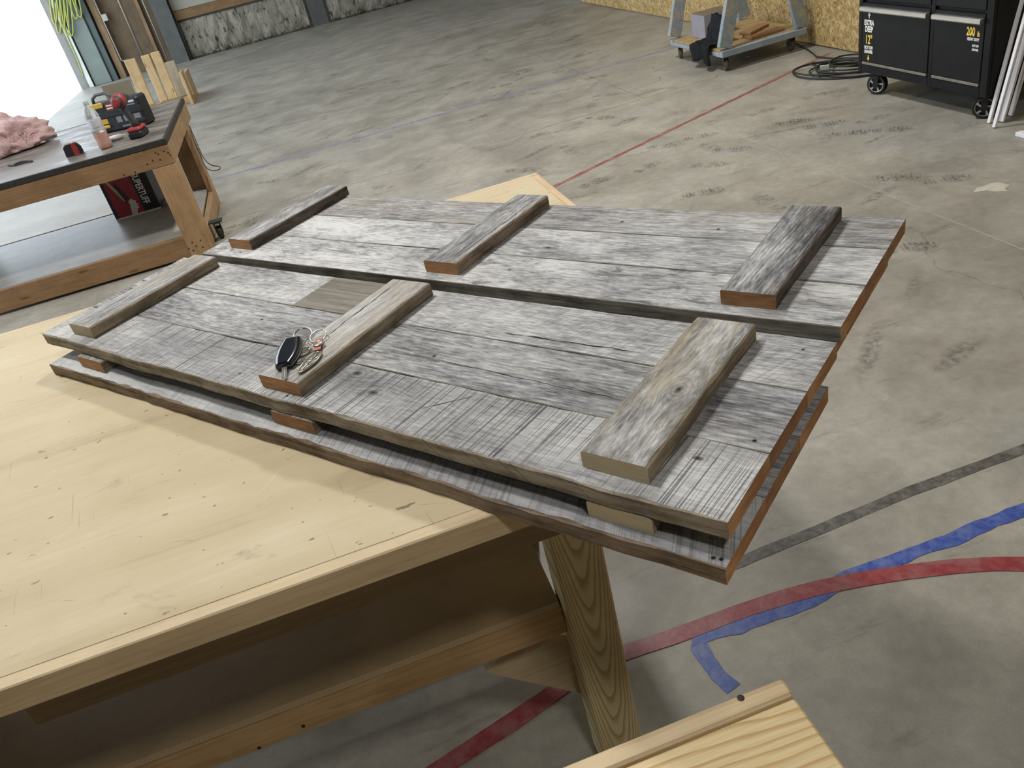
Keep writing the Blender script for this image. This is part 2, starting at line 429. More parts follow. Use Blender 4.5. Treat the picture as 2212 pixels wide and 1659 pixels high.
# ================================================================== THE SETTING
def concrete():
    q = NB('worn_concrete'); p = q.pos(); x, y, z = q.sep(p)
    big = q.noise(p, 0.55, 4, 0.6); mid = q.noise(p, 2.6, 6, 0.62, 0.3); fin = q.noise(p, 22, 6, 0.7); spk = q.noise(p, 260, 2, 0.5)
    v = q.mt('ADD', q.mt('MULTIPLY', big, 0.45), q.mt('MULTIPLY', mid, 0.55))
    col = q.ramp(v, [(0.30, (0.188, 0.175, 0.147)), (0.46, (0.266, 0.25, 0.212)), (0.56, (0.33, 0.312, 0.265)), (0.72, (0.415, 0.40, 0.35))])
    # bluish grey worn areas and warm stains
    b = q.mr(q.noise(p, 1.1, 4, 0.6), 0.5, 0.72); col = q.mix(q.mt('MULTIPLY', b, 0.4), col, (0.235, 0.24, 0.245))
    wm = q.mr(q.noise(q.map(p, (1, 1, 1), (5, 3, 0)), 1.4, 4, 0.6), 0.52, 0.75); col = q.mix(q.mt('MULTIPLY', wm, 0.28), col, (0.29, 0.255, 0.205))
    # scuffs dragged along
    sc = q.mr(q.noise(q.map(p, (2.2, 11, 1), (0, 0, 0), (0, 0, 0.25)), 1.0, 6, 0.72), 0.575, 0.72)
    col = q.mix(q.mt('MULTIPLY', sc, 0.55), col, (0.11, 0.105, 0.098))
    sc2 = q.mr(q.noise(q.map(p, (16, 3.0, 1), (4, 7, 0), (0, 0, 0.5)), 1.0, 6, 0.7), 0.62, 0.75)
    col = q.mix(q.mt('MULTIPLY', sc2, 0.35), col, (0.13, 0.125, 0.115))
    pale = q.mr(q.noise(q.map(p, (1, 1, 1), (9, 2, 0)), 3.3, 7, 0.75), 0.6, 0.75)
    col = q.mix(q.mt('MULTIPLY', pale, 0.35), col, (0.48, 0.47, 0.44))
    f = q.mr(fin, 0.25, 0.75, 0.84, 1.16, False); col = q.mix(1.0, col, q.comb(f, f, f), 'MULTIPLY')
    s = q.mr(spk, 0.3, 0.7, 0.93, 1.07, False); col = q.mix(1.0, col, q.comb(s, s, s), 'MULTIPLY')
    # hairline cracks
    wv = q.n('VectorMath', operation='ADD', ins={0: p, 1: q.map(q.n('TexNoise', 1, ins={'Vector': p, 'Scale': 2.2, 'Detail': 5.0}), (0.5, 0.5, 0.0))})
    vo = q.n('TexVoronoi', 0, feature='DISTANCE_TO_EDGE', ins={'Vector': wv, 'Scale': 0.42})
    ln = q.mr(vo, 0.0006, 0.0018, 1.0, 0.0)
    cmask = q.mr(q.noise(p, 0.35, 2, 0.5), 0.47, 0.56)
    cr = q.mt('MULTIPLY', ln, q.mt('MULTIPLY', cmask, 0.5)); col = q.mix(cr, col, (0.07, 0.065, 0.06))
    q.bump(q.mt('SUBTRACT', q.mt('ADD', q.mt('MULTIPLY', fin, 0.6), q.mt('MULTIPLY', mid, 0.5)), cr), 0.12, 0.004)
    rg = q.mr(mid, 0.3, 0.7, 0.44, 0.60)
    return q.set(col=col, rough=rg, spec=0.42)
CONC = concrete()
JOINT = plain('joint_dirt', (0.05, 0.045, 0.04), 0.9)

bm = bmesh.new(); box(bm, (-3.9, -6, -0.12), (10, 18.05, -0.03))
floor = struct(mesh('floor', bm, JOINT)); floor['label'] = 'worn grey concrete slab floor with saw-cut joints'
xs = [-3.9, 2.5, 8.72, 10]; ys = [-6, -0.2, 6.05, 12.3, 18.05]
for i in range(3):
    for j in range(4):
        bm = bmesh.new(); g = 0.003
        box(bm, (xs[i]+g, ys[j]+0.005, -0.03), (xs[i+1]-g, ys[j+1]-0.005, 0.0), 0.002)
        mesh('slab', bm, CONC, floor)

bm = bmesh.new(); box(bm, (2.4975, -0.19, -0.028), (2.5025, 6.04, -0.0008)); mesh('joint_filler', bm, plain('pale_joint_filler', (0.33, 0.31, 0.265), 0.8, 0, 0.3, 8), floor)
# footprints and smudges trodden into the concrete
def stain_mat(name, col, amount):
    q = NB(name)
    fade = q.n('Attribute', 2, attribute_name='fade')
    nz = q.mr(q.noise(q.pos(), 38, 5, 0.7), 0.36, 0.68)
    q.b.inputs['Base Color'].default_value = (*col, 1); q.b.inputs['Roughness'].default_value = 0.7
    q.lk(q.mt('MULTIPLY', q.mt('MULTIPLY', fade, nz), amount), q.b.inputs['Alpha'])
    return q.m
SCUFF = stain_mat('shoe_dirt', (0.085, 0.078, 0.07), 0.62)
bm = bmesh.new(); fl = bm.verts.layers.float.new('fade')
rnd = random.Random(5)
def quad_fade(ps, a):
    vs = []
    for p, k in zip(ps, a):
        v = bm.verts.new((p[0], p[1], 0.0007)); v[fl] = k; vs.append(v)
    bm.faces.new(vs)
def smudge(c, a, b, ang, st):
    n = 14; e1 = Vector((math.cos(ang), math.sin(ang))); e2 = Vector((-e1.y, e1.x))
    v0 = bm.verts.new((c[0], c[1], 0.0005)); v0[fl] = st
    r1 = []; r2 = []
    for k in range(n):
        t = 2*math.pi*k/n; j = 1+0.25*mnoise.noise((c[0]*9+math.cos(t), c[1]*9+math.sin(t), 1))
        p = e1*(a*math.cos(t)*j)+e2*(b*math.sin(t)*j)
        u = bm.verts.new((c[0]+p.x*0.5, c[1]+p.y*0.5, 0.0005)); u[fl] = st*0.7; r1.append(u)
        u = bm.verts.new((c[0]+p.x, c[1]+p.y, 0.0005)); u[fl] = 0; r2.append(u)
    for k in range(n):
        m = (k+1) % n
        bm.faces.new((v0, r1[k], r1[m])); bm.faces.new((r1[k], r2[k], r2[m], r1[m]))
def footprint(p0, p1, strength, tread):
    p0 = Vector(p0[:2]); p1 = Vector(p1[:2]); L = (p1-p0).length
    ex = (p1-p0).normalized(); c = (p0+p1)/2
    L = min(max(L, 0.24), 0.33); ey = Vector((-ex.y, ex.x))
    smudge(c + ex*(L*0.16), L*0.34, 0.062, math.atan2(ex.y, ex.x), strength*0.85); smudge(c - ex*(L*0.34), L*0.17, 0.046, math.atan2(ex.y, ex.x), strength*0.85)
    nb = int(L/0.0105)
    for k in range(nb):
        s = (k+0.5)/nb
        if 0.28 < s < 0.37: continue
        wd = 0.036 if s < 0.3 else 0.05*math.sin(min(1.0, (1.04-s)/0.45)*math.pi/2)
        if rnd.random() < 0.1: continue
        b = c + ex*(L*(s-0.5)); off = 0.008*math.sin(s*4)
        h = 0.0034 if tread else 0.0045
        st = strength*rnd.uniform(0.3, 0.75)
        sk = 0.006 if k % 2 else -0.006
        quad_fade([b-ex*h+ey*(off-wd), b-ex*h+ey*(off+wd)+ex*sk, b+ex*h+ey*(off+wd)+ex*sk, b+ex*h+ey*(off-wd)], [st]*4)
PR = [((1738, 277), (1832, 260)), ((1849, 266), (1926, 246)), ((1810, 290), (1866, 285)), ((1877, 283), (1976, 277)), ((1691, 266), (1733, 260)),
      ((1888, 388), (1998, 379)), ((2015, 393), (2080, 383)), ((1089, 369), (1177, 367)), ((1494, 358), (1579, 354)), ((1259, 256), (1335, 253)),
      ((1538, 326), (1630, 320)), ((1408, 318), (1465, 311)), ((1620, 250), (1680, 231)), ((1380, 370), (1420, 350)), ((1270, 400), (1310, 385)),
      ((1490, 300), (1540, 290)), ((1060, 190), (1110, 180)), ((1225, 90), (1262, 70)), ((1180, 60), (1205, 40)), ((1015, 260), (1060, 245)),
      ((960, 195), (1030, 172)), ((700, 165), (730, 160)), ((735, 205), (765, 200)), ((830, 180), (860, 175)), ((1500, 420), (1545, 412)),
      ((1930, 540), (2000, 530)), ((1750, 210), (1790, 200)), ((1120, 160), (1150, 150)), ((1330, 270), (1370, 255)), ((560, 395), (600, 390))]
for a, b in PR: footprint(at(*a), at(*b), rnd.uniform(0.6, 0.95), rnd.random() < 0.7)
for k in range(75):
    x, y = rnd.uniform(-1.2, 3.3), rnd.uniform(2.4, 11)
    footprint((x, y), (x+rnd.uniform(-.3, .3), y+rnd.choice((-1, 1))*rnd.uniform(.05, .3)), rnd.uniform(0.25, 0.6), rnd.random() < 0.5)
for k in range(190):
    x, y = rnd.uniform(-1.5, 3.8), rnd.uniform(1.4, 15)
    smudge((x, y), rnd.uniform(.08, .3), rnd.uniform(.015, .06), rnd.uniform(-.5, .9), rnd.uniform(.35, .8))
o = mesh('scuff_marks', bm, SCUFF, floor); o['kind'] = 'stuff'
# pale patch of dried compound on the floor
PATCHM = plain('dried_compound', (0.50, 0.47, 0.40), 0.8, 0, 0.15, 30)
pts = [at(*q) for q in ((2103, 416), (2110, 406), (2128, 401), (2140, 396), (2155, 394), (2182, 400), (2170, 408), (2176, 413), (2150, 414), (2132, 411), (2118, 414))]
bm = bmesh.new(); prism(bm, [(p.x, p.y) for p in pts], 0.0002, 0.0012); mesh('dried_compound', bm, PATCHM, floor)

# floor tape
def tape(name, pts, width, mat, label, z=0.0012, rag=0.12, group=None, it=6):
    P = [Vector((p[0], p[1])) for p in pts]; out = []
    for i in range(len(P)-1):
        a, b = P[i], P[i+1]; k = max(1, int((b-a).length/0.03))
        for j in range(k): out.append(a.lerp(b, j/k))
    out.append(P[-1])
    # smooth
    for _ in range(it):
        out = [out[0]]+[(out[i-1]+out[i]*2+out[i+1])/4 for i in range(1, len(out)-1)]+[out[-1]]
    bm = bmesh.new(); prev = None; sd = sum(map(ord, name))*0.37+len(pts)*1.7
    for i, p in enumerate(out):
        t = (out[min(i+1, len(out)-1)]-out[max(i-1, 0)]).normalized(); n = Vector((-t.y, t.x))
        w = width/2
        a = w*(1+rag*2*mnoise.noise((i*0.35, sd, 0))+rag*mnoise.noise((i*1.3, sd, 3))); b = w*(1+rag*2*mnoise.noise((i*0.35, sd, 5))+rag*mnoise.noise((i*1.3, sd, 8)))
        row = [bm.verts.new((p.x+n.x*a, p.y+n.y*a, 0.0004)), bm.verts.new((p.x+n.x*a, p.y+n.y*a, z)),
               bm.verts.new((p.x-n.x*b, p.y-n.y*b, z)), bm.verts.new((p.x-n.x*b, p.y-n.y*b, 0.0004))]
        if prev:
            for k in range(3): bm.faces.new((prev[k], prev[k+1], row[k+1], row[k]))
        prev = row
    return tag(mesh(name, bm, mat), label, 'tape', group)
def tapemat(name, c1, c2, dirt, amount):
    q = NB(name); p = q.pos()
    c = q.mix(q.mr(q.noise(p, 45, 5, 0.65), 0.35, 0.65), c1, c2)
    c = q.mix(q.mt('MULTIPLY', q.mr(q.noise(p, 13, 6, 0.7), 0.44, 0.66), amount), c, dirt)
    cr = q.mr(q.noise(q.map(p, (130, 22, 1), (0, 0, 0), (0, 0, 0.5)), 1.0, 2, 0.5), 0.72, 0.76)
    c = q.mix(q.mt('MULTIPLY', cr, 0.4), c, (0.45, 0.35, 0.33))
    q.bump(q.noise(p, 60, 3, 0.6), 0.25, 0.002)
    return q.set(col=c, rough=0.45, spec=0.4)
RED = tapemat('red_floor_tape', (0.20, 0.022, 0.028), (0.25, 0.045, 0.05), (0.27, 0.13, 0.125), 0.6)
BLUE = tapemat('blue_floor_tape', (0.028, 0.052, 0.25), (0.05, 0.10, 0.34), (0.17, 0.20, 0.31), 0.45)
DIRTYTAPE = tapemat('dirty_tape_residue', (0.055, 0.052, 0.048), (0.11, 0.105, 0.095), (0.2, 0.19, 0.17), 0.6)
REDOLD = tapemat('worn_red_paint', (0.22, 0.055, 0.05), (0.28, 0.10, 0.09), (0.29, 0.23, 0.20), 0.6)
BLUEOLD = tapemat('worn_blue_paint', (0.16, 0.17, 0.36), (0.22, 0.23, 0.37), (0.31, 0.30, 0.29), 0.85)
tape('floor_tape', [(2.6, -0.1), (2.1, 0.42), (1.65, 0.85)]+[at(*q) for q in ((2212, 1217), (2100, 1219), (1950, 1237), (1800, 1262), (1690, 1290), (1560, 1335), (1450, 1380), (1360, 1405), (1270, 1440), (1190, 1500), (1140, 1540), (1050, 1595), (960, 1655), (860, 1720))],
     0.047, RED, 'curved red floor tape passing under the plywood workbench', 0.0022, 0.05)
tape('floor_tape', [(3.6, 1.25)]+[at(*q) for q in ((2212, 1103), (2100, 1145), (1950, 1205), (1830, 1245), (1750, 1300), (1620, 1345), (1540, 1365), (1500, 1382), (1512, 1398), (1528, 1425), (1550, 1465), (1583, 1490))],
     0.042, BLUE, 'torn blue floor tape with a bent ragged end beside the red curve', 0.0014, 0.26, None, 1)
tape('floor_tape', [(3.7, 1.445)]+[at(*q) for q in ((2212, 970), (1970, 1060), (1730, 1160), (1560, 1230))], 0.036, DIRTYTAPE, 'straight blackened strip of tape residue on bare concrete', 0.0012, 0.08)
tape('floor_tape', [(3.98, 5.80), (3.67, 5.675), (2.60, 5.24), (1.36, 4.735), (0.7, 4.465)], 0.036, REDOLD, 'long faded red line running up to the cable coil', 0.0012, 0.22)
tape('floor_tape', [at(*q) for q in ((455, 390), (491, 380), (640, 337), (1080, 210), (1260, 158), (1452, 104), (1560, 73))], 0.034, BLUEOLD, 'long faded blue line crossing the open floor to the cart', 0.0011, 0.2)

# ---- outdoor ground beyond the door
GRAV = plain('pale_gravel', (0.80, 0.77, 0.70), 0.9, 0, 0.2, 3)
bm = bmesh.new(); box(bm, (-45, -25, -0.2), (-3.905, 45, -0.02)); o = struct(mesh('ground', bm, GRAV)); o['label'] = 'bright yard outside the open door'

# ---- back wall with door opening
METAL = plain('painted_wall_metal', (0.26, 0.265, 0.25), 0.55)
DARKST = plain('dark_steel_column', (0.10, 0.105, 0.10), 0.55, 0.2, 0.2, 6)
GREENST = plain('grey_green_jamb', (0.20, 0.245, 0.225), 0.5, 0.1, 0.12, 5)
GREEND = plain('grey_green_jamb_side', (0.20, 0.245, 0.235), 0.5, 0.1, 0.12, 5)
YB = 17.78
bm = bmesh.new()
box(bm, (-3.9, YB+0.12, 0), (10, YB+0.26, 5.6))
wb = struct(mesh('wall_back', bm, METAL)); wb['label'] = 'far wall with torn insulation and old wood framing'

def insul_mat():
    q = NB('torn_insulation_facing'); v = q.obj()
    wr = q.noise(q.map(v, (9, 9, 3)), 1.0, 6, 0.7, 0.8)
    col = q.ramp(wr, [(0.28, (0.06, 0.052, 0.04)), (0.42, (0.20, 0.18, 0.14)), (0.58, (0.32, 0.295, 0.24)), (0.75, (0.42, 0.395, 0.335))])
    t1 = q.mr(q.noise(q.map(v, (13, 13, 5), (3, 1, 7)), 1.0, 5, 0.7), 0.56, 0.62); col = q.mix(t1, col, (0.055, 0.045, 0.03))
    t2 = q.mr(q.noise(q.map(v, (2.2, 2, 1.2), (8, 1, 7)), 1.0, 5, 0.65, 0.8), 0.62, 0.68); col = q.mix(q.mt('MULTIPLY', t2, 0.8), col, (0.13, 0.145, 0.125))
    x, y, z = q.sep(v)
    mo = q.mt('MULTIPLY', q.mr(z, 0.0, 0.16, 1.0, 0.0), q.mr(q.noise(v, 16, 5, 0.7), 0.42, 0.6)); col = q.mix(mo, col, (0.04, 0.035, 0.03))
    q.bump(wr, 0.8, 0.03)
    return q.set(col=col, rough=0.5, spec=0.4)
INS = insul_mat()
def insul(x0, x1, seed):
    bm = bmesh.new(); nx = int((x1-x0)/0.05); nz = 14; g = []
    for i in range(nx+1):
        col = []
        for k in range(nz+1):
            x = x0+(x1-x0)*i/nx; zz = 0.005+0.66*k/nz
            d = 0.05*mnoise.noise((x*3.2+zz*1.4, zz*0.8, seed)) + 0.03*mnoise.noise((x*9-zz*3, zz*2, seed+4)) + 0.05*math.sin(math.pi*k/nz)
            col.append(bm.verts.new((x, YB-0.02-max(d, -0.01), zz)))
        g.append(col)
    back = [[bm.verts.new((v.co.x, YB+0.11, v.co.z)) for v in (c[0], c[-1])] for c in g]
    for i in range(nx):
        for k in range(nz): bm.faces.new((g[i][k], g[i+1][k], g[i+1][k+1], g[i][k+1]))
        bm.faces.new((g[i][-1], g[i+1][-1], back[i+1][1], back[i][1])); bm.faces.new((back[i][0], back[i+1][0], g[i+1][0], g[i][0]))
    mesh('insulation_panel', bm, INS, wb, smooth=True)
insul(-1.80, 0.55, 1); insul(0.98, 3.6, 5); insul(3.7, 9.9, 9)
GIRT = pine('old_girt_wood', 'x', (0.25, 0.155, 0.075), (0.16, 0.09, 0.04), 5, knots=0.6, rough=0.7)
bm = bmesh.new(); box(bm, (-1.84, YB-0.05, 0.70), (9.9, YB+0.11, 0.86), 0.004); mesh('girt', bm, GIRT, wb)
VINYL = plain('white_vinyl_lining', (0.40, 0.385, 0.33), 0.5, 0, 0.12, 2)
bm = bmesh.new(); box(bm, (-1.84, YB-0.0, 0.865), (9.9, YB+0.11, 4.2)); mesh('lining_panel', bm, VINYL, wb)
bm = bmesh.new(); box(bm, (-2.16, YB-0.22, 0), (-1.86, YB-0.19, 5.4)); box(bm, (-2.02, YB-0.19, 0), (-2.0, YB+0.1, 5.4)); box(bm, (-2.16, YB+0.08, 0), (-1.86, YB+0.11, 5.4)); mesh('column', bm, DARKST, wb)
bm = bmesh.new(); box(bm, (0.6, YB-0.03, 0), (0.92, YB+0.11, 0.69)); mesh('column', bm, DARKST, wb)
BROWNB = pine('brown_sheathing', 'z', (0.17, 0.125, 0.08), (0.12, 0.085, 0.05), 8, rough=0.8)
for a, b in ((-3.16, -2.66), (-2.655, -2.17)):
    bm = bmesh.new(); box(bm, (a, YB+0.02, 0.0), (b, YB+0.11, 4.2), 0.003); mesh('plank', bm, BROWNB, wb)
STUD = pine('old_stud', 'z', (0.30, 0.205, 0.12), (0.20, 0.13, 0.07), 4, rough=0.8)
bm = bmesh.new(); box(bm, (-3.20, YB-0.12, 0), (-3.08, YB+0.11, 4.2), 0.003); mesh('stud', bm, STUD, wb)
bm = bmesh.new(); box(bm, (-2.42, YB-0.06, 0), (-2.36, YB+0.015, 4.2), 0.003); mesh('stud', bm, STUD, wb)
CONDU = plain('grey_conduit', (0.42, 0.40, 0.35), 0.45, 0.5)
def cond(pts): 
    bm = bmesh.new(); tube(bm, pts, 0.014, 8); mesh('conduit', bm, CONDU, wb, smooth=True)
yc = YB-0.14
cA = aty(203, 0, yc); cB = aty(262, 130, yc); cC = aty(300, 120, yc)
cond([(cA.x+0.02*(cB.x-cA.x), yc, 3.6), (cA.x, yc, cA.z), (cB.x, yc, cB.z), (cB.x+0.02, yc, cB.z-0.02), (cC.x, yc, cB.z-0.02)])
for (u0, v0, u1, v1) in ((255, 0, 306, 117), (307, 0, 361, 126)):
    a = aty(u0, v0, yc); b = aty(u1, v1, yc); cond([(a.x, yc, 3.6), (a.x, yc, a.z), (b.x, yc, max(b.z, 0.02))])
bm = bmesh.new(); j = aty(226, 38, yc-0.03); box(bm, (j.x-0.05, yc-0.04, j.z-0.06), (j.x+0.05, yc+0.03, j.z+0.06), 0.006); mesh('junction_box', bm, CONDU, wb)
# door jamb
dj = struct(thing('door_1', 'tall open doorway with grey-green steel jamb', None, (-3.4, YB, 0)))

bm = bmesh.new(); box(bm, (-3.66, YB-0.25, 0), (-3.34, YB+0.10, 5.3), 0.01); mesh('jamb', bm, GREENST, dj, world=True)
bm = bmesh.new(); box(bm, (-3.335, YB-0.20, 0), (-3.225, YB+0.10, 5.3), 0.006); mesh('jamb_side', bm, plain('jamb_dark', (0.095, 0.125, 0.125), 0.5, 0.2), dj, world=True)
bm = bmesh.new(); box(bm, (-3.80, YB-0.30, 0.0), (-3.67, YB-0.255, 5.3), 0.006); mesh('door_track', bm, plain('galvanised_track', (0.62, 0.66, 0.64), 0.35, 0.4), dj, world=True)
bm = bmesh.new(); box(bm, (-3.74, 4.5, 4.2), (-3.5, YB-0.26, 4.45), 0.01); mesh('header', bm, GREENST, dj, world=True)

# ---- OSB partition on the right, in sheets
def osb():
    q = NB('osb_flakes'); p = q.obj(); x, y, z = q.sep(p); base = None
    best = None
    cols = []
    for i, (ang, sx, sy, off) in enumerate(((0.35, 20, 74, 0.0), (-0.55, 19, 70, 3.3), (1.25, 21, 78, 7.1), (2.2, 19, 74, 11.7))):
        m = q.map(q.comb(y, z, off), (1, 1, 1), (off, off*2, 0), (0, 0, ang))
        m = q.map(m, (sx, sy, 1))
        nz = q.n('VectorMath', operation='ADD', ins={0: m, 1: q.map(q.n('TexNoise', 1, ins={'Vector': q.comb(y, z, off), 'Scale': 22.0, 'Detail': 2.0}), (0.9, 0.9, 0))})
        vn = q.t.nodes.new('ShaderNodeTexVoronoi'); q.lk(nz, vn.inputs['Vector']); vn.inputs['Scale'].default_value = 1.0
        cr, cg, cb = q.sep(vn.outputs[1]); dist = vn.outputs[0]
        cc = q.ramp(cr, [(0.0, (0.26, 0.16, 0.055)), (0.35, (0.39, 0.265, 0.105)), (0.7, (0.48, 0.345, 0.15)), (1.0, (0.60, 0.465, 0.235))])
        if best is None: base, best = cc, cg
        else:
            gt = q.mt('GREATER_THAN', cg, best); base = q.mix(gt, base, cc); best = q.mt('MAXIMUM', cg, best)
    gr = q.mr(q.noise(q.map(p, (40, 40, 40)), 1.0, 4, 0.7), 0.3, 0.7, 0.75, 1.15, False); base = q.mix(1.0, base, q.comb(gr, gr, gr), 'MULTIPLY')
    q.bump(q.mt('ADD', best, gr), 0.4, 0.004)
    return q.set(col=base, rough=0.6, spec=0.3)
OSB = osb()
bm = bmesh.new(); box(bm, (4.06, -6, 0), (4.20, 11.62, 3.7))
wr = struct(mesh('wall_right', bm, plain('wall_framing', (0.35, 0.24, 0.12), 0.8))); wr['label'] = 'partition wall sheathed in oriented strand board'
yy = 11.64
while yy > -6:
    y0 = max(yy-1.216, -6.0)
    for z0, z1 in ((0.012, 2.44), (2.444, 3.7)):
        bm = bmesh.new(); box(bm, (4.043, y0, z0), (4.059, yy-0.003, z1), 0.001); mesh('panel', bm, OSB, wr)
    yy = y0-0.0001 if y0 > -6 else -7
    if y0 <= -6: break

bm = bmesh.new(); box(bm, (-3.9, -6, 0), (-3.75, 4.5, 5.6)); box(bm, (-3.9, 4.5, 4.2), (-3.75, 17.48, 5.6)); box(bm, (-3.9, 17.48, 0), (-3.75, YB+0.115, 5.6)); o = struct(mesh('wall_left', bm, METAL))
bm = bmesh.new(); box(bm, (10.0, -6, 0), (10.2, 18.05, 5.6)); o = struct(mesh('wall_far_right', bm, METAL))
bm = bmesh.new(); box(bm, (-3.9, -6.2, 0), (10.2, -6.0, 5.6)); o = struct(mesh('wall_front', bm, plain('dark_wall_boards', (0.12, 0.11, 0.10), 0.7)))
bm = bmesh.new(); box(bm, (-3.9, -6.2, 5.6), (10.2, 18.1, 5.75)); o = struct(mesh('ceiling', bm, plain('ceiling_lining', (0.15, 0.145, 0.14), 0.6)))

# ================================================================== PLYWOOD WORKBENCH
def plytop():
    q = NB('worn_plywood_top'); p = q.obj(); x, y, z = q.sep(p)
    g1 = q.noise(q.map(p, (1.3, 9, 9)), 1.0, 6, 0.6, 0.6); g2 = q.noise(q.map(p, (6, 120, 120)), 1.0, 3, 0.6); b = q.noise(p, 4.5, 5, 0.65)
    v = q.mt('ADD', q.mt('ADD', q.mt('MULTIPLY', g1, 0.5), q.mt('MULTIPLY', g2, 0.18)), q.mt('MULTIPLY', b, 0.35))
    col = q.ramp(v, [(0.36, (0.41, 0.32, 0.185)), (0.47, (0.515, 0.42, 0.26)), (0.58, (0.56, 0.465, 0.30)), (0.7, (0.61, 0.53, 0.37))])
    st = q.mr(q.noise(q.map(p, (7, 15, 7), (2, 5, 0)), 1.0, 6, 0.7, 0.5), 0.60, 0.72); col = q.mix(q.mt('MULTIPLY', st, 0.6), col, (0.33, 0.25, 0.15))
    d = q.mr(q.noise(q.map(p, (45, 70, 10), (1, 1, 0)), 1.0, 2, 0.5), 0.71, 0.74); col = q.mix(q.mt('MULTIPLY', d, 0.75), col, (0.14, 0.09, 0.05))
    # knife and saw scratches in several directions
    for k, (a, f) in enumerate(((0.4, 210), (-0.9, 240), (1.4, 230))):
        m = q.map(p, (1, 1, 1), (k*2.3, k, 0), (0, 0, a)); sx, sy, sz = q.sep(m)
        s = q.mr(q.noise(q.comb(q.mt('MULTIPLY', sx, 5.0), q.mt('MULTIPLY', sy, f), k*5.0), 1.0, 2, 0.5), 0.71, 0.745)
        col = q.mix(q.mt('MULTIPLY', s, 0.5), col, (0.27, 0.19, 0.10) if k != 1 else (0.74, 0.67, 0.50))
    q.bump(q.mt('ADD', q.mt('MULTIPLY', b, 0.5), q.mt('MULTIPLY', g2, 0.3)), 0.15, 0.003)
    return q.set(col=col, rough=0.55, spec=0.3)
PLY = plytop()
PLYSHELF = pine('shelf_plywood', 'x', (0.30, 0.215, 0.105), (0.24, 0.165, 0.075), 6, contrast=0.4)
PLYEDGE = None
q = NB('plywood_edge_layers'); v = q.obj(); x_, y_, z_ = q.sep(v)
lay = q.mr(q.mt('FRACT', q.mt('MULTIPLY', z_, 260.0)), 0.45, 0.55)
q.set(col=q.mix(lay, (0.58, 0.46, 0.29), (0.36, 0.245, 0.125)), rough=0.7); PLYEDGE = q.m
EDGEX = pine('edging_along_x', 'x', (0.57, 0.455, 0.285), (0.45, 0.33, 0.185), 11, knots=0.3)
EDGEY = pine('edging_along_y', 'y', (0.62, 0.45, 0.26), (0.48, 0.31, 0.16), 12)
TREAT = pine('treated_post', 'z', (0.68, 0.58, 0.34), (0.42, 0.28, 0.10), 3, cathedral=(0.0, 175.0, 15.0), contrast=1.0)
ZT = 0.975
TX0, TX1, TY0, TY1 = -1.90, 0.524, 0.800, 2.075
wbch = thing('workbench', 'large pale plywood workbench carrying the weathered wooden shutters', 'workbench', (-0.68, 1.44, 0))
bm = bmesh.new(); box(bm, (TX0+0.02, TY0+0.0215, ZT-0.038), (TX1-0.0195, TY1-0.019, ZT), 0.0008); mesh('tabletop', bm, PLY, wbch, world=True)
def strip(name, lo, hi, mat, seed, ax):
    """edging strip with a slightly battered top edge"""
    bm = bmesh.new(); n = 60; rings = []
    for i in range(n+1):
        t = lo[ax]+(hi[ax]-lo[ax])*i/n; o = 1-ax
        c = 0.0022+0.0035*max(0, mnoise.noise((t*9, seed, 1)))+0.002*max(0, mnoise.noise((t*40, seed, 2)))
        sec = [(lo[o]+0.001, lo[2]), (hi[o], lo[2]), (hi[o], hi[2]-0.0006), (lo[o]+c, hi[2]-0.0006), (lo[o], hi[2]-c)]
        rings.append([bm.verts.new((t, a, b) if ax == 0 else (a, t, b)) for a, b in sec])
    for A, B in zip(rings, rings[1:]):
        for k in range(5): bm.faces.new((A[k], A[(k+1) % 5], B[(k+1) % 5], B[k]))
    bm.faces.new(rings[0]); bm.faces.new(rings[-1])
    return mesh(name, bm, mat, wbch, world=True)
strip('edging', (TX0, TY0, ZT-0.042), (TX1, TY0+0.021, ZT), EDGEX, 1, 0)
bm = bmesh.new(); box(bm, (TX0, TY1-0.0185, ZT-0.042), (TX1, TY1, ZT-0.0004), 0.0015); mesh('edging', bm, EDGEX, wbch, world=True)
bm = bmesh.new(); box(bm, (TX1-0.019, TY0+0.0216, ZT-0.042), (TX1, TY1-0.019, ZT-0.0004), 0.0015); mesh('edging', bm, EDGEY, wbch, world=True)
bm = bmesh.new(); box(bm, (TX0, TY0+0.0216, ZT-0.042), (TX0+0.0195, TY1-0.019, ZT-0.0004), 0.0015); mesh('edging', bm, EDGEY, wbch, world=True)
APR = pine('apron_shaded_lumber', 'x', (0.27, 0.20, 0.11), (0.2, 0.14, 0.07), 71)  # deep shade under the tabletop is put into this darker wood colour
for yy in (0.90, 1.88):
    bm = bmesh.new(); box(bm, (-0.63 if yy < 1 else -1.8, yy, 0.805), (0.50, yy+0.038, ZT-0.0425), 0.003); mesh('apron', bm, APR, wbch, world=True)
bm = bmesh.new(); box(bm, (-1.80, 0.90, 0.805), (-0.95, 0.938, ZT-0.0425), 0.003); mesh('apron', bm, APR, wbch, world=True)
for lx in (0.150, -1.40):
    for ly in (1.0, 1.78):
        # each post is its own mesh, grain centred on its face
        bm = bmesh.new(); box(bm, (-0.045, -0.0445, 0), (0.045, 0.0445, ZT-0.0425), 0.004)
        lg = mesh('leg', bm, TREAT, wbch); lg.location = Vector((lx+0.045, ly+0.0445, 0))-wbch.location
for ly in (1.045, 1.79):
    bm = bmesh.new(); box(bm, (-1.308, ly, 0.428), (0.149, ly+0.038, 0.501), 0.002); mesh('stretcher', bm, LUM_X, wbch, world=True)
bm = bmesh.new()
box(bm, (-1.30, 1.092, 0.4995), (0.146, 1.778, 0.518)); 
for f in bm.faces: f.material_index = 0 if f.normal.z > 0.5 else 1
mesh('shelf', bm, [PLYSHELF, PLYEDGE], wbch, world=True)
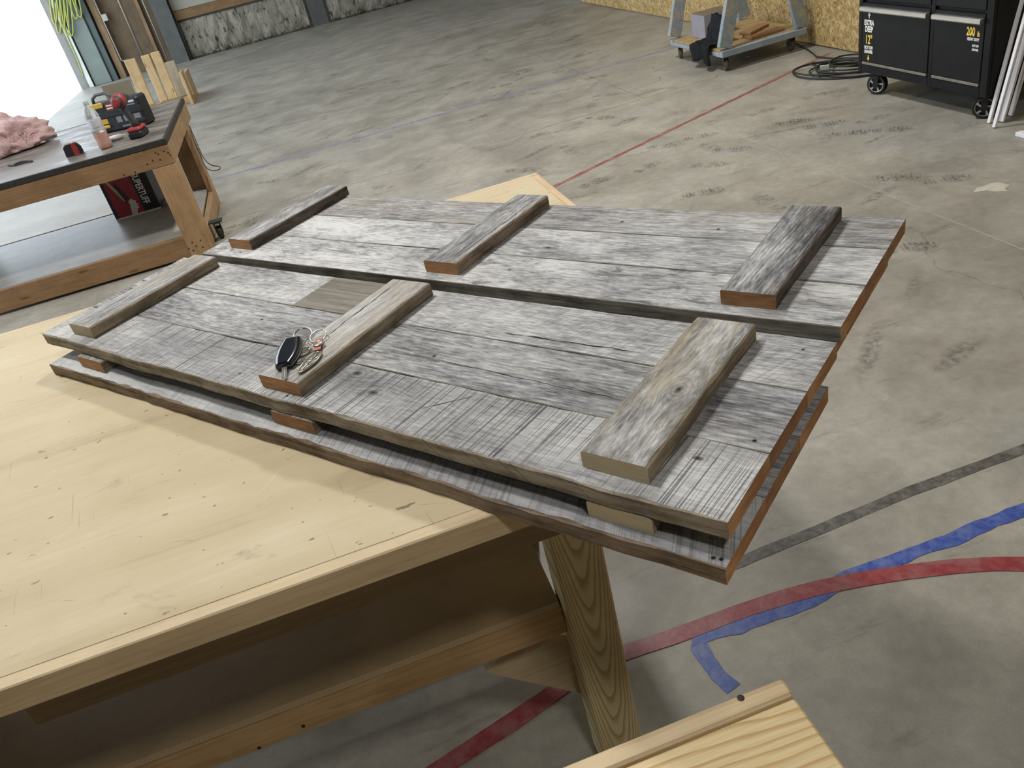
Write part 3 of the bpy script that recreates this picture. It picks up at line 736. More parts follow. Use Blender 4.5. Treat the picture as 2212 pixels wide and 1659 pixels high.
for a, b in ((-1.30, 0.146),):
    bm = bmesh.new(); box(bm, (a, 1.043, 0.5015), (b, 1.0915, 0.5185))
    for f in bm.faces: f.material_index = 1 if abs(f.normal.z) < 0.5 else 0
    mesh('shelf_lip', bm, [PLYSHELF, PLYEDGE], wbch, world=True)
# slanted brace board behind the stretcher at the post
P = [aty(*q, 1.086) for q in ((1052, 1456), (1256, 1500), (1256, 1380), (1130, 1360))]
bm = bmesh.new()
vs = [bm.verts.new((p.x, 1.0885, p.z)) for p in P]; vt = [bm.verts.new((p.x, 1.12, p.z)) for p in P]
bm.faces.new(vs); bm.faces.new(vt)
for i in range(4): bm.faces.new((vs[i], vs[(i+1) % 4], vt[(i+1) % 4], vt[i]))
mesh('brace', bm, EDGEX, wbch, world=True)
# screw heads in the stretcher
for (u, v) in ((1110, 1420), (560, 1615), (990, 1470), (655, 1568), (665, 1590)):
    p = aty(u, v, 1.0449)
    if 0.43 < p.z < 0.5:
        bm = bmesh.new(); lathe(bm, [(0.0036, 0), (0.0036, 0.0012), (0.002, 0.0016)], frame(p, (1, 0, 0), (0, 0, 1)), 10); mesh('screw', bm, SCREW, wbch, world=True)

# ================================================================== NEAR PINE BENCH
PINEB = pine('yellow_pine_board', 'x', (0.70, 0.53, 0.29), (0.50, 0.30, 0.10), 21, cathedral=(0.0, 9.0, 14.0), knots=0.0, contrast=0.8)
PINERIM = pine('yellow_pine_rim', 'x', (0.66, 0.52, 0.32), (0.48, 0.33, 0.17), 22, knots=0.4)
def pineboard():
    q = NB('yellow_pine_board'); v = q.obj(); x, y, z = q.sep(v)
    kx, ky = -0.085, -0.005
    dx = q.mt('SUBTRACT', x, kx); dy = q.mt('SUBTRACT', y, ky)
    d2 = q.mt('ADD', q.mt('MULTIPLY', q.mt('MULTIPLY', dx, dx), 0.3), q.mt('MULTIPLY', dy, dy))
    wgt = q.mt('DIVIDE', 0.0012, q.mt('ADD', d2, 0.0012))
    yw = q.mt('SUBTRACT', y, q.mt('MULTIPLY', q.mt('MULTIPLY', dy, wgt), 0.8))
    n = q.noise(q.comb(q.mt('MULTIPLY', x, 3.0), q.mt('MULTIPLY', yw, 14.0), 2.0), 1.0, 3, 0.5)
    ph = q.mt('MULTIPLY_ADD', n, 3.2, q.mt('MULTIPLY', yw, 78.0)); ph = q.mt('MULTIPLY_ADD', x, 2.2, ph)
    rg = q.mt('FRACT', ph)
    line = q.mt('MULTIPLY', q.mr(rg, 0.45, 0.92), q.mr(rg, 0.92, 1.0, 1.0, 0.0))
    fine = q.noise(q.map(v, (10, 320, 320)), 1.0, 3, 0.6)
    col = q.mix(q.mt('MULTIPLY', line, 0.75), (0.70, 0.55, 0.31), (0.47, 0.285, 0.10))
    f = q.mr(fine, 0.3, 0.7, 0.9, 1.1, False); col = q.mix(1.0, col, q.comb(f, f, f), 'MULTIPLY')
    kn = q.mr(d2, 0.00002, 0.00016, 1.0, 0.0); col = q.mix(q.mt('MULTIPLY', kn, 0.85), col, (0.22, 0.09, 0.03))
    q.bump(q.mt('ADD', fine, line), 0.12, 0.001)
    return q.set(col=col, rough=0.45, spec=0.35)
ZP = 0.87
pbx = thing('pine_bench', 'fresh yellow pine bench corner next to the treated post', 'bench', (-0.25, 0.45, 0))
rimy = at(1690, 1462, ZP).y; rimx = at(1692, 1466, ZP).x
bm = bmesh.new(); box(bm, (-0.9, rimy-0.0225, ZP-0.089), (rimx, rimy, ZP), 0.003); mesh('rim', bm, PINERIM, pbx, world=True)
PB = pineboard()
for k, (y0, y1) in enumerate(((rimy-0.030-0.140, rimy-0.0255), (rimy-0.030-0.284, rimy-0.173))):
    bm = bmesh.new(); box(bm, (-0.6, -(y1-y0)/2, -0.038), (0.6, (y1-y0)/2, 0), 0.003)
    o = mesh('top_board', bm, PB, pbx); o.location = Vector((rimx-0.6-0.001, (y0+y1)/2, ZP-0.0015))-pbx.location
bm = bmesh.new(); box(bm, (-0.9, rimy-0.345, ZP-0.089), (rimx, rimy-0.3155, ZP), 0.003); mesh('rim', bm, PINERIM, pbx, world=True)
for lx in (rimx-0.13, -0.85):
    for ly in (rimy-0.117, rimy-0.313):
        bm = bmesh.new(); box(bm, (lx, ly, 0), (lx+0.038, ly+0.089, ZP-0.0405), 0.002); mesh('leg', bm, LUM_Z, pbx, world=True)
p = at(1600, 1508, ZP)
bm = bmesh.new(); lathe(bm, [(0.0040, -0.001), (0.0040, 0.0006), (0.0022, 0.0008)], Matrix.Translation((p.x, p.y, ZP)), 14); mesh('screw', bm, SCREW, pbx, world=True)

# ================================================================== BARN-WOOD SHUTTERS
T = 0.025
class Frame2:
    def __init__(s, near, ang, L, widths, z):
        s.near = Vector(near); s.a = math.radians(ang); s.L = L; s.wd = widths; s.W = sum(widths)+0.0016*(len(widths)-1); s.z = z
        s.u = Vector((math.cos(s.a), math.sin(s.a))); s.v = Vector((-math.sin(s.a), math.cos(s.a)))
        s.c = s.near - s.u*(L/2) + s.v*(s.W/2)
    def ycen(s, i):
        return -s.W/2 + sum(s.wd[:i]) + 0.0016*i + s.wd[i]/2
    def loc(s, px, i=None, z=None):         # photo pixel on this panel's top face -> coordinates of board i
        p = at(px[0], px[1], s.z+T if z is None else z); d = Vector((p.x, p.y))-s.c
        return (d.dot(s.u), d.dot(s.v)-(s.ycen(i) if i is not None else 0))

def shutter(label, F, boards, battens, group='weathered plank shutters stacked on the workbench'):
    root = thing('wooden_shutter', label, 'shutter', (F.c.x, F.c.y, F.z), F.a, group)
    for i, b in enumerate(boards):
        bm = board_bm(F.L, F.wd[i], T, b['seed'], 60, 0.0012, b.get('wob', 0.0006), b.get('wear', (0, 0)))
        o = mesh('board', bm, [b['mat'], b.get('end', BROWNCUT), b.get('side', SIDEGREY)], root)
        o.location = (0, F.ycen(i), 0)
    for (uc, v0, ln, wd, rot, mat, end, side, seed) in battens:
        bm = board_bm(ln, wd, T*0.97, seed, 30, 0.0022, 0.0007, (0.0035, 0.003))
        o = mesh('batten', bm, [mat, end, side], root)
        o.location = (F.L/2+uc, -F.W/2+v0+ln/2, T+0.0003); o.rotation_euler = (0, 0, math.radians(90+rot))
    return root

ZS1 = ZT+0.0004
ZS2 = ZS1+2*T+0.0006
FU = Frame2((0.271, 0.570), -51.2, 1.53, (0.121, 0.127, 0.120), ZS2)
FL = Frame2((0.258, 0.558), -50.7, 1.49, (0.120, 0.118, 0.116), ZS1)
KU = Frame2((0.586, 0.832), -50.8, 1.487, (0.122, 0.121, 0.116), ZS2)
_kn = at(1776, 817, ZS1)
KL = Frame2((_kn.x, _kn.y), -50.9, 1.47, (0.120, 0.119, 0.114), ZS1)
pk = lambda F, i, pts, r: [(*F.loc(p, i), r) for p in pts]

c0 = FU.loc((1075, 717), 2); c1 = FU.loc((1385, 762), 2)
pt0 = FU.loc((668, 634), 2)[0]
g0 = FU.loc((885, 889), 0); g1 = FU.loc((1050, 850), 0)
if g0[0] > g1[0]: g0, g1 = g1, g0
F1 = weathered('grey_board_a', 1, tone=0.10, warm=0.10, kerf=1.0, kang=-3, mott=0.38, streak=0.16, white=0.15, fine=0.6,
               knots=[(*FU.loc((806, 848), 0), 0.013), (*FU.loc((772, 806), 0), 0.014), (*FU.loc((1508, 990), 0), 0.010)],
               holes=pk(FU, 0, ((518, 807), (620, 855)), 0.0024), crack=(g0[0], g1[0], g0[1], (g1[1]-g0[1])/max(g1[0]-g0[0], 0.01), 0.0014))
F2 = weathered('grey_board_b', 2, tone=-0.015, warm=0.08, kerf=0.12, kang=20, mott=0.45, streak=0.40, white=0.3,
               holes=pk(FU, 1, ((938, 769), (566, 690), (1630, 952)), 0.0028), crack=(FU.loc((930, 775), 1)[0], FU.loc((1345, 868), 1)[0], FU.loc((930, 775), 1)[1], -0.02, 0.0009))
F3 = weathered('grey_board_c', 3, tone=0.09, warm=0.12, kerf=0.32, kang=-22, mott=0.45, streak=0.28, white=0.3,
               crack=(c0[0], c1[0], c0[1], (c1[1]-c0[1])/(c1[0]-c0[0]), 0.0016), patch=(pt0, FU.L/2-0.79),
               holes=pk(FU, 2, ((1735, 755),), 0.002))
BA = weathered('batten_grey_tan', 11, tone=0.03, warm=0.5, mott=0.4, streak=0.5, tint=(0.36, 0.31, 0.23))
BB = weathered('batten_pale_tan', 12, tone=0.06, warm=0.5, mott=0.4, streak=0.5, tint=(0.40, 0.35, 0.265), crack=(-0.05, 0.16, 0.018, 0.03, 0.0012))
BC = weathered('batten_tan_knotty', 13, tone=-0.10, warm=0.45, mott=0.95, streak=0.35, dark=0.4, white=0.25, tint=(0.37, 0.31, 0.20), knots=[(-0.012, -0.012, 0.012)])
shutter('nearer upper grey shutter, bunch of keys on its middle batten', FU,
        [dict(mat=F1, seed=1, end=ORANGE, side=SIDEKERF, wob=0.0020, wear=(0.007, 0)), dict(mat=F2, seed=2, end=BROWNCUT), dict(mat=F3, seed=3, end=ORANGE)],
        [(-1.396, 0.026, 0.325, 0.083, 1.5, BA, CREAMCUT, SIDETAN, 31), (-0.747, 0.018, 0.334, 0.094, 1.0, BB, ORANGE, SIDETAN, 32), (-0.146, 0.026, 0.325, 0.087, 0.0, BC, CREAMCUT, SIDETAN, 33)])
L1 = weathered('grey_board_d', 4, tone=0.17, warm=0.03, kerf=0.55, kang=20, kfreq=150, mott=0.28, streak=0.15, fine=0.4, holes=pk(FL, 0, ((1541, 1205), (1558, 1208)), 0.0028))
L2 = weathered('grey_board_e', 5, tone=-0.03, warm=0.1)
BD = weathered('batten_brown', 14, tone=-0.05, warm=0.7, mott=0.4)
shutter('nearer lower grey shutter, brown edged, lying flat on the plywood', FL,
        [dict(mat=L1, seed=4, end=ORANGE, side=SIDEBROWN, wob=0.0022, wear=(0.007, 0)), dict(mat=L2, seed=5, end=BROWNCUT), dict(mat=L2, seed=6, end=ORANGE)],
        [(-1.342, 0.020, 0.31, 0.092, 0, BD, ORANGE, SIDEBROWN, 34), (-0.716, 0.020, 0.31, 0.10, 0, BD, BROWNCUT, SIDEBROWN, 35), (-0.134, 0.018, 0.31, 0.086, 0, BD, CREAMCUT, SIDETAN, 36)])
K1 = weathered('grey_board_f', 6, tone=0.12, warm=0.12, mott=0.65, streak=0.28, dark=0.65, white=0.5, holes=pk(KU, 0, ((1100, 583), (520, 545)), 0.0022))
K2 = weathered('grey_board_g', 7, tone=0.13, warm=0.06, mott=0.6, streak=0.32, dark=0.40, white=0.6, knots=[(*KU.loc((1185, 535), 1), 0.011)])
K3 = weathered('grey_board_h', 8, tone=0.0, warm=0.30, mott=0.5, streak=0.5, kerf=0.2, kang=-30, dark=0.25, holes=pk(KU, 2, ((1344, 479), (1552, 495)), 0.003))
BE = weathered('batten_dark_grey', 15, tone=-0.02, warm=0.25, mott=0.5, streak=0.55, dark=0.35)
BF = weathered('batten_slate_grey', 16, tone=-0.07, warm=0.25, mott=0.5, streak=0.4, dark=0.35, crack=(-0.15, 0.155, -0.024, 0.0, 0.0011))
BG = weathered('batten_cracked_black', 17, tone=-0.10, warm=0.15, mott=0.6, streak=0.25, dark=0.35, kerf=0.6, kang=88, kfreq=130)
shutter('farther upper shutter, whitish patchy, dark battens across it', KU,
        [dict(mat=K1, seed=7, end=ORANGE, side=SIDEGREY), dict(mat=K2, seed=8, end=BROWNCUT), dict(mat=K3, seed=9, end=BROWNCUT)],
        [(-1.38, 0.040, 0.333, 0.081, 0, BE, ORANGE, SIDEDARK, 37), (-0.739, 0.027, 0.326, 0.081, 0, BF, ORANGE, SIDEBROWN, 38), (-0.139, 0.026, 0.318, 0.084, 0, BG, BROWNCUT, SIDEDARK, 39)])
shutter('farther lower shutter, mostly hidden under the whitish patchy one', KL,
        [dict(mat=L2, seed=10, end=ORANGE, side=SIDETAN), dict(mat=L1, seed=11, end=BROWNCUT), dict(mat=L2, seed=12, end=ORANGE)],
        [(-1.35, 0.03, 0.30, 0.085, 0, BD, ORANGE, SIDEBROWN, 40), (-0.72, 0.03, 0.30, 0.085, 0, BD, ORANGE, SIDEBROWN, 41), (-0.13, 0.03, 0.30, 0.085, 0, BD, ORANGE, SIDEBROWN, 42)])

# ================================================================== KEYS on the middle batten
ZK = ZS2+2*T+0.0005
kr = thing('key_bunch', 'bunch of keys with dark fob and silver charms on batten', 'keys', tuple(at(650, 770, ZK)))
FOB = plain('glossy_black_fob', (0.008, 0.011, 0.018), 0.16, 0.0, 0.1, spec=0.6)
CHROME = plain('charm_silver', (0.66, 0.62, 0.54), 0.22, 1.0, 0.25, 120)
DARKSIL = plain('aged_silver', (0.30, 0.28, 0.23), 0.38, 1.0, 0.4, 160)
PINKL = plain('pink_leather', (0.42, 0.15, 0.12), 0.6, 0, 0.15, 60)
def kx(u, v, h=0.0): p = at(u, v, ZK+h); return p
# fob: rounded teardrop shell pointing along the key blade
top = kx(632, 735, 0.008); tip = kx(613, 790, 0.008)
axis = (tip-top); axis.z = 0; flen = axis.length
M = frame((top.x, top.y, ZK), axis, (0, 0, 1))      # x along the fob, y up
M = frame((top.x, top.y, ZK), axis, Vector((-axis.y, axis.x, 0)))
bm = bmesh.new(); prof = []
N_ = 18
outl = []
for i in range(N_):
    s = i/(N_-1); wd = 0.0205*(math.sin(math.pi*min(1, s*0.66+0.20)))**0.55
    outl.append((s*flen, wd))
for lay, (sc, zz) in enumerate(((0.86, 0.0), (1.0, 0.003), (1.0, 0.0085), (0.88, 0.0125), (0.55, 0.0142))):
    pts = [(x_, w_*sc) for x_, w_ in outl]+[(x_, -w_*sc) for x_, w_ in reversed(outl)]
    prof.append([bm.verts.new(M @ Vector((flen/2+(a-flen/2)*(0.93+0.07*sc), b, zz))) for a, b in pts])
for A, B in zip(prof, prof[1:]):
    n = len(A)
    for k in range(n): bm.faces.new((A[k], A[(k+1) % n], B[(k+1) % n], B[k]))
bm.faces.new(prof[0]); bm.faces.new(prof[-1])
fob = mesh('fob', bm, FOB, kr, smooth=True, world=True, auto=50)
bm = bmesh.new(); tube(bm, [M @ Vector((a, b*0.985, 0.0062)) for a, b in ([(x_, w_+0.0006) for x_, w_ in outl]+[(x_, -w_-0.0006) for x_, w_ in reversed(outl)])], 0.0008, 6, True); mesh('seam_band', bm, plain('fob_rim', (0.10, 0.11, 0.13), 0.3, 0.3), fob, smooth=True)
fob.children[0].data.transform(mat_of(kr).inverted())
# blade
p0 = M @ Vector((flen*0.93, 0, 0.006)); p1 = kx(614, 818, 0.0015); p1 = Vector((p1.x, p1.y, ZK+0.0022))
Mb = frame(p0, p1-p0, Vector((-axis.y, axis.x, 0))); bl = (p1-p0).length+0.004
ol = [(-0.004, -0.0042), (bl*0.35, -0.0042)]
for k in range(7): ol += [(bl*(0.38+0.08*k), -0.0042+0.0016*((k*7) % 3)/2), (bl*(0.42+0.08*k), -0.0042)]
ol += [(bl, -0.0015), (bl, 0.0015), (bl-0.003, 0.0042), (-0.004, 0.0042)]
bm = bmesh.new(); prism(bm, ol, -0.0011, 0.0011, Mb); box(bm, (-0.002, -0.0008, 0.0011), (bl*0.9, 0.0008, 0.0015), M=Mb)
mesh('key_blade', bm, STEEL, kr, world=True)
def ring(name, c, R_, r, nrm, mat, seg=28, par=None, turns=1.0):
    nrm = Vector(nrm).normalized(); a = nrm.orthogonal().normalized(); b = nrm.cross(a)
    bm = bmesh.new(); n = seg
    tube(bm, [c+a*(R_*math.cos(2*math.pi*k/n))+b*(R_*math.sin(2*math.pi*k/n)) for k in range(n)], r, 6, True)
    return mesh(name, bm, mat, par or kr, smooth=True, world=True)
rc1 = kx(658, 730, 0.0); rc2 = kx(690, 732, 0.0)
ring('split_ring', Vector((rc1.x, rc1.y, ZK+0.0062)), 0.0150, 0.0009, (0.1, -0.35, 1), STEEL)
ring('split_ring', Vector((rc1.x, rc1.y, ZK+0.0078)), 0.0150, 0.0009, (0.1, -0.35, 1), STEEL)
ring('split_ring', Vector((rc2.x, rc2.y, ZK+0.0056)), 0.0145, 0.0012, (-0.15, -0.3, 1), STEEL)
# small chain links
for k, (u, v) in enumerate(((662, 738), (664, 744), (669, 749), (672, 756), (676, 760))):
    p = kx(u, v); ring('chain_link', Vector((p.x, p.y, ZK+0.0026)), 0.0032, 0.0007, (0.5*(k % 2), 0.3, 1 if k % 2 else 0.7), CHROME, 12)
def disc_charm(name, c, a, b, ang, h, mat, beads=0, par=None, lift=0.001):
    ca, sa = math.cos(ang), math.sin(ang); bm = bmesh.new(); n = 24
    M2 = Matrix.Translation((c.x, c.y, ZK+lift)) @ Matrix.Rotation(ang, 4, 'Z')
    prism(bm, [(a*math.cos(2*math.pi*k/n), b*math.sin(2*math.pi*k/n)) for k in range(n)], 0, h, M2)
    prism(bm, [(a*.66*math.cos(2*math.pi*k/n), b*.66*math.sin(2*math.pi*k/n)) for k in range(n)], h, h+0.0012, M2)
    o = mesh(name, bm, mat, kr, world=True)
    if beads:
        bm = bmesh.new()
        for k in range(beads):
            t = 2*math.pi*k/beads
            bmesh.ops.create_icosphere(bm, subdivisions=1, radius=min(a, b)*0.17, matrix=M2 @ Matrix.Translation((a*math.cos(t), b*math.sin(t), h)))
        mesh('bead_edge', bm, CHROME, o, smooth=True, world=True)
    return o
disc_charm('oval_charm', kx(657, 762), 0.0135, 0.0102, math.radians(45), 0.0022, CHROME, 20)
disc_charm('round_charm', kx(651, 782), 0.0105, 0.0062, math.radians(20), 0.0018, CHROME, 14)
# feather-shaped charm
fa = kx(692, 764); fb = kx(648, 808)
ax2 = Vector((fb.x-fa.x, fb.y-fa.y, 0)); fl_ = ax2.length
M3 = frame((fa.x, fa.y, ZK+0.0012), ax2, Vector((-ax2.y, ax2.x, 0)))
n = 16; up_ = [(fl_*i/n, 0.0105*math.sin(math.pi*min(1, (i/n)*0.86+0.10))**0.7) for i in range(n+1)]
bm = bmesh.new(); prism(bm, up_+[(a, -b) for a, b in reversed(up_)], 0, 0.002, M3)
fe = mesh('feather_charm', bm, DARKSIL, kr, world=True)
bm = bmesh.new()
tube(bm, [M3 @ Vector((a, b, 0.0022)) for a, b in up_+[(a, -b) for a, b in reversed(up_)]], 0.0009, 6, True)
for i in range(2, n-1):
    for sgn in (-1, 1): tube(bm, [M3 @ Vector((fl_*i/n, 0, 0.0022)), M3 @ Vector((fl_*(i+1.2)/n, sgn*up_[i][1]*0.86, 0.0022))], 0.0006, 5)
tube(bm, [M3 @ Vector((0.002, 0, 0.0024)), M3 @ Vector((fl_*0.95, 0, 0.0024))], 0.0009, 5)
mesh('feather_vanes', bm, CHROME, fe, smooth=True, world=True)
# pink leather tab with a round stud
ta = kx(692, 737); tb = kx(687, 760); at_ = Vector((tb.x-ta.x, tb.y-ta.y, 0)); tl = at_.length
M4 = frame((ta.x, ta.y, ZK+0.0032), at_, Vector((-at_.y, at_.x, 0)))
bm = bmesh.new(); box(bm, (-0.001, -0.0062, 0), (tl+0.002, 0.0062, 0.0022), 0.0006, M=M4); lt = mesh('leather_tab', bm, PINKL, kr, world=True)
bm = bmesh.new(); lathe(bm, [(0.0090, 0.0022), (0.0092, 0.0042), (0.0078, 0.0050), (0.0065, 0.0042), (0.0055, 0.0046)], M4 @ Matrix.Translation((tl*0.55, 0, 0)), 20); mesh('stud', bm, DARKSIL, lt, smooth=True, world=True, auto=40)

# ================================================================== SECOND WORKBENCH (dark top, on casters)
ZB = 0.765
def darktop():
    q = NB('worn_dark_laminate'); p = q.obj()
    n1 = q.noise(q.map(p, (4, 9, 4)), 1.0, 6, 0.7, 0.5); n2 = q.noise(p, 40, 4, 0.7)
    col = q.ramp(n1, [(0.3, (0.075, 0.065, 0.055)), (0.5, (0.15, 0.135, 0.115)), (0.68, (0.26, 0.235, 0.20))])
    col = q.mix(q.mr(n2, 0.62, 0.72, 0, 0.5), col, (0.36, 0.34, 0.31))
    q.bump(n1, 0.15, 0.004)
    return q.set(col=col, rough=q.mr(n1, 0.35, 0.65, 0.30, 0.5), spec=0.5)
DTOP = darktop()
DEDGE = plain('black_edge_strip', (0.035, 0.033, 0.03), 0.5, 0, 0.35, 40)
GSHELF = plain('grey_shelf_board', (0.36, 0.345, 0.31), 0.42, 0, 0.22, 7)
REDW_X = pine('reddish_lumber_x', 'x', (0.31, 0.185, 0.092), (0.22, 0.125, 0.055), 31, knots=0.7)  # backlit shade of the front boards is darkened into this colour
REDW_Y = pine('reddish_lumber_y', 'y', (0.40, 0.27, 0.15), (0.30, 0.185, 0.09), 32, knots=0.4)
REDW_Z = pine('reddish_lumber_z', 'z', (0.45, 0.285, 0.15), (0.34, 0.20, 0.095), 33, knots=0.3)
BX0, BX1, BY0, BY1 = -2.75, -0.885, 5.405, 6.93
b2 = thing('workbench', 'dark-topped reddish lumber workbench with grey lower shelf', 'workbench', (-1.8, 6.15, 0))
bm = bmesh.new(); box(bm, (BX0+0.02, BY0+0.02, ZB-0.03), (BX1-0.02, BY1-0.02, ZB), 0.001); mesh('worktop', bm, DTOP, b2, world=True)
for lo, hi, mt in (((BX0, BY0, ZB-0.035), (BX1, BY0+0.0195, ZB+0.001), DEDGE), ((BX0, BY1-0.0195, ZB-0.035), (BX1, BY1, ZB+0.001), DEDGE),
                   ((BX1-0.0195, BY0+0.02, ZB-0.035), (BX1, BY1-0.02, ZB+0.001), DEDGE), ((BX0, BY0+0.02, ZB-0.035), (BX0+0.0195, BY1-0.02, ZB+0.001), DEDGE)):
    bm = bmesh.new(); box(bm, lo, hi, 0.003); mesh('edge_strip', bm, mt, b2, world=True)
A0, A1 = 0.608, ZB-0.036
for y in (BY0+0.004, BY1-0.042):
    bm = bmesh.new(); box(bm, (BX0+0.01, y, A0), (BX1-0.004, y+0.038, A1), 0.003); mesh('apron', bm, REDW_X, b2, world=True)
for x in (BX1-0.042, BX0+0.01):
    bm = bmesh.new(); box(bm, (x, BY0+0.043, A0), (x+0.038, BY1-0.043, A1), 0.003); mesh('apron', bm, REDW_Y, b2, world=True)
SZ0, SZ1 = 0.016, 0.155
# L-shaped legs from two boards each
for (lx, ly, sx, sy) in ((BX1, BY0, -1, 1), (BX0+0.006, BY0, 1, 1), (BX1, BY1-0.30, -1, -1), (BX0+0.006, BY1-0.30, 1, -1)):
    x0 = lx-0.004 if sx < 0 else lx+0.004
    y0 = ly+0.043 if sy > 0 else ly-0.004
    def bx_(xa, xb, ya, yb, mat, z0, z1):
        bm = bmesh.new(); box(bm, (min(xa, xb), min(ya, yb), z0), (max(xa, xb), max(ya, yb), z1), 0.003); mesh('leg', bm, mat, b2, world=True)
    if sy > 0:
        bx_(x0-sx*0.0, x0+sx*0.145, BY0+0.004, BY0+0.042, REDW_Z, 0.0, A0-0.001)
        bx_(x0, x0+sx*0.038, BY0+0.0425, BY0+0.17, REDW_Z, 0.0, A0-0.001)
    else:
        bx_(x0, x0+sx*0.038, y0-0.145, y0, REDW_Z, 0.0, A0-0.001)
        bx_(x0+sx*0.0385, x0+sx*0.16, y0-0.04, y0-0.002, REDW_Z, 0.0, A0-0.001)
bm = bmesh.new(); box(bm, (BX0+0.16, BY0+0.006, SZ0), (BX1-0.1495, BY0+0.044, SZ1), 0.003); mesh('stretcher', bm, REDW_X, b2, world=True)
bm = bmesh.new(); box(bm, (BX0+0.2, BY1-0.36, SZ0), (BX1-0.2, BY1-0.345, SZ1), 0.003); mesh('stretcher', bm, REDW_X, b2, world=True)
bm = bmesh.new(); box(bm, (BX1-0.042, BY0+0.171, SZ0), (BX1-0.004, BY1-0.455, SZ1-0.02), 0.003); mesh('stretcher', bm, REDW_Y, b2, world=True)
bm = bmesh.new(); box(bm, (BX0+0.05, BY0+0.0445, SZ1-0.019), (BX1-0.046, BY1-0.38, SZ1), 0.001); mesh('shelf', bm, GSHELF, b2, world=True)
CAST = plain('dark_green_caster', (0.02, 0.028, 0.024), 0.5, 0, 0.2)
def caster(root, x, y, h, R_, wd, mat, yaw, hub=None, fork=None):
    """swivel caster: plate, fork and wheel"""
    r = bpy.data.objects.new('caster', None)
    M0 = Matrix.Translation((x, y, 0)) @ Matrix.Rotation(yaw, 4, 'Z')
    bm = bmesh.new(); prof = [(R_*0.55, -wd/2), (R_*0.9, -wd/2), (R_, -wd*0.3), (R_, wd*0.3), (R_*0.9, wd/2), (R_*0.55, wd/2)]
    lathe(bm, prof, M0 @ Matrix.Translation((0.02, 0, R_)) @ Matrix.Rotation(math.pi/2, 4, 'X'), 20)
    wheel = mesh('caster_wheel', bm, mat, root, smooth=True, world=True, auto=35)
    bm = bmesh.new()
    lathe(bm, [(R_*0.54, -wd*0.38), (R_*0.54, wd*0.38)], M0 @ Matrix.Translation((0.02, 0, R_)) @ Matrix.Rotation(math.pi/2, 4, 'X'), 16)
    mesh('hub', bm, hub or STEEL, wheel, world=True)
    bm = bmesh.new()
    for s in (-1, 1):
        box(bm, (-0.014, s*(wd/2+0.004)-0.0015, R_*0.8), (0.030, s*(wd/2+0.004)+0.0015, h-0.010), M=M0)
    box(bm, (-0.018, -wd/2-0.0055, h-0.012), (0.034, wd/2+0.0055, h-0.006), M=M0)
    box(bm, (-0.035, -0.032, h-0.0055), (0.035, 0.032, h-0.0005), M=M0)
    mesh('caster_fork', bm, fork or STEEL, root, world=True)
for y in (5.66,):
    caster(b2, BX1+0.045, y, 0.125, 0.045, 0.030, CAST, 1.9, fork=CAST)
    bm = bmesh.new(); box(bm, (BX1-0.0035, y-0.035, 0.1255), (BX1+0.09, y+0.035, 0.133), 0.001); mesh('caster_bracket', bm, CAST, b2, world=True)
# screws at apron corner and leg foot
for (u, v) in ((268, 378), (292, 372), (310, 326), (322, 320), (330, 347), (342, 333), (354, 327), (346, 345), (363, 330), (368, 335), (318, 355), (336, 330),
               (399, 528), (415, 524), (408, 537), (424, 532), (433, 519), (438, 534), (402, 542), (418, 541)):
    p = aty(u, v, BY0+0.0038)
    if (A0 < p.z < A1 and p.x < BX1-0.01) or (0.0 < p.z < A0 and BX1-0.15 < p.x < BX1-0.005):
        bm = bmesh.new(); lathe(bm, [(0.0055, 0), (0.0055, 0.0012), (0.003, 0.0018)], frame(p, (1, 0, 0), (0, 0, 1)), 8); mesh('screw', bm, SCREW, b2, world=True)

# ---- cord looped on the bench side
bm = bmesh.new()
pts = [Vector((BX1+0.012, 5.86, 0.70)), Vector((BX1+0.014, 5.80, 0.62)), Vector((BX1+0.016, 5.84, 0.54)), Vector((BX1+0.018, 5.78, 0.47)), Vector((BX1+0.05, 5.74, 0.435)), Vector((BX1+0.12, 5.72, 0.43)), Vector((BX1+0.13, 5.75, 0.445)), Vector((BX1+0.06, 5.80, 0.455)), Vector((BX1+0.02, 5.86, 0.50)), Vector((BX1+0.014, 5.90, 0.60)), Vector((BX1+0.012, 5.90, 0.70)), Vector((BX1+0.012, 5.88, 0.725))]
pts = [Vector((p.x, p.y*1.108, 1.65-(1.65-p.z)*1.108)) for p in pts]
def smoothpts(P, it=2):
    for _ in range(it):
        Q = [P[0]]
        for a, b in zip(P, P[1:]): Q += [a.lerp(b, .25), a.lerp(b, .75)]
        P = Q+[P[-1]]
    return P
tube(bm, smoothpts(pts), 0.004, 6)
tag(mesh('wire_loop', bm, plain('brown_wire', (0.10, 0.06, 0.045), 0.5), smooth=True), 'thin brown wire loop hanging on the dark-topped workbench end', 'wire')

# ---- things on the dark bench
# black plastic tool case
cb = at(232, 285, ZB); ce = at(322, 273, ZB)
ang = math.atan2(ce.y-cb.y, ce.x-cb.x); cw = 0.335
tc = thing('tool_case', 'black plastic tool case with yellow latches behind the driver', 'tool case', ((cb.x+ce.x)/2, (cb.y+ce.y)/2+0.06, ZB), ang*0.55)
CASEB = plain('black_case_plastic', (0.018, 0.021, 0.026), 0.45, 0, 0.3, 30)
CASEY = plain('yellow_latch_plastic', (0.62, 0.40, 0.05), 0.45)
GREYP = plain('grey_print', (0.22, 0.24, 0.25), 0.6)
WHITEP = plain('white_print', (0.75, 0.75, 0.73), 0.6)
REDP = plain('red_plastic', (0.30, 0.035, 0.03), 0.4)
bm = bmesh.new(); box(bm, (-cw/2, -0.055, 0.001), (cw/2, 0.055, 0.178), 0.012); body = mesh('case_body', bm, CASEB, tc)
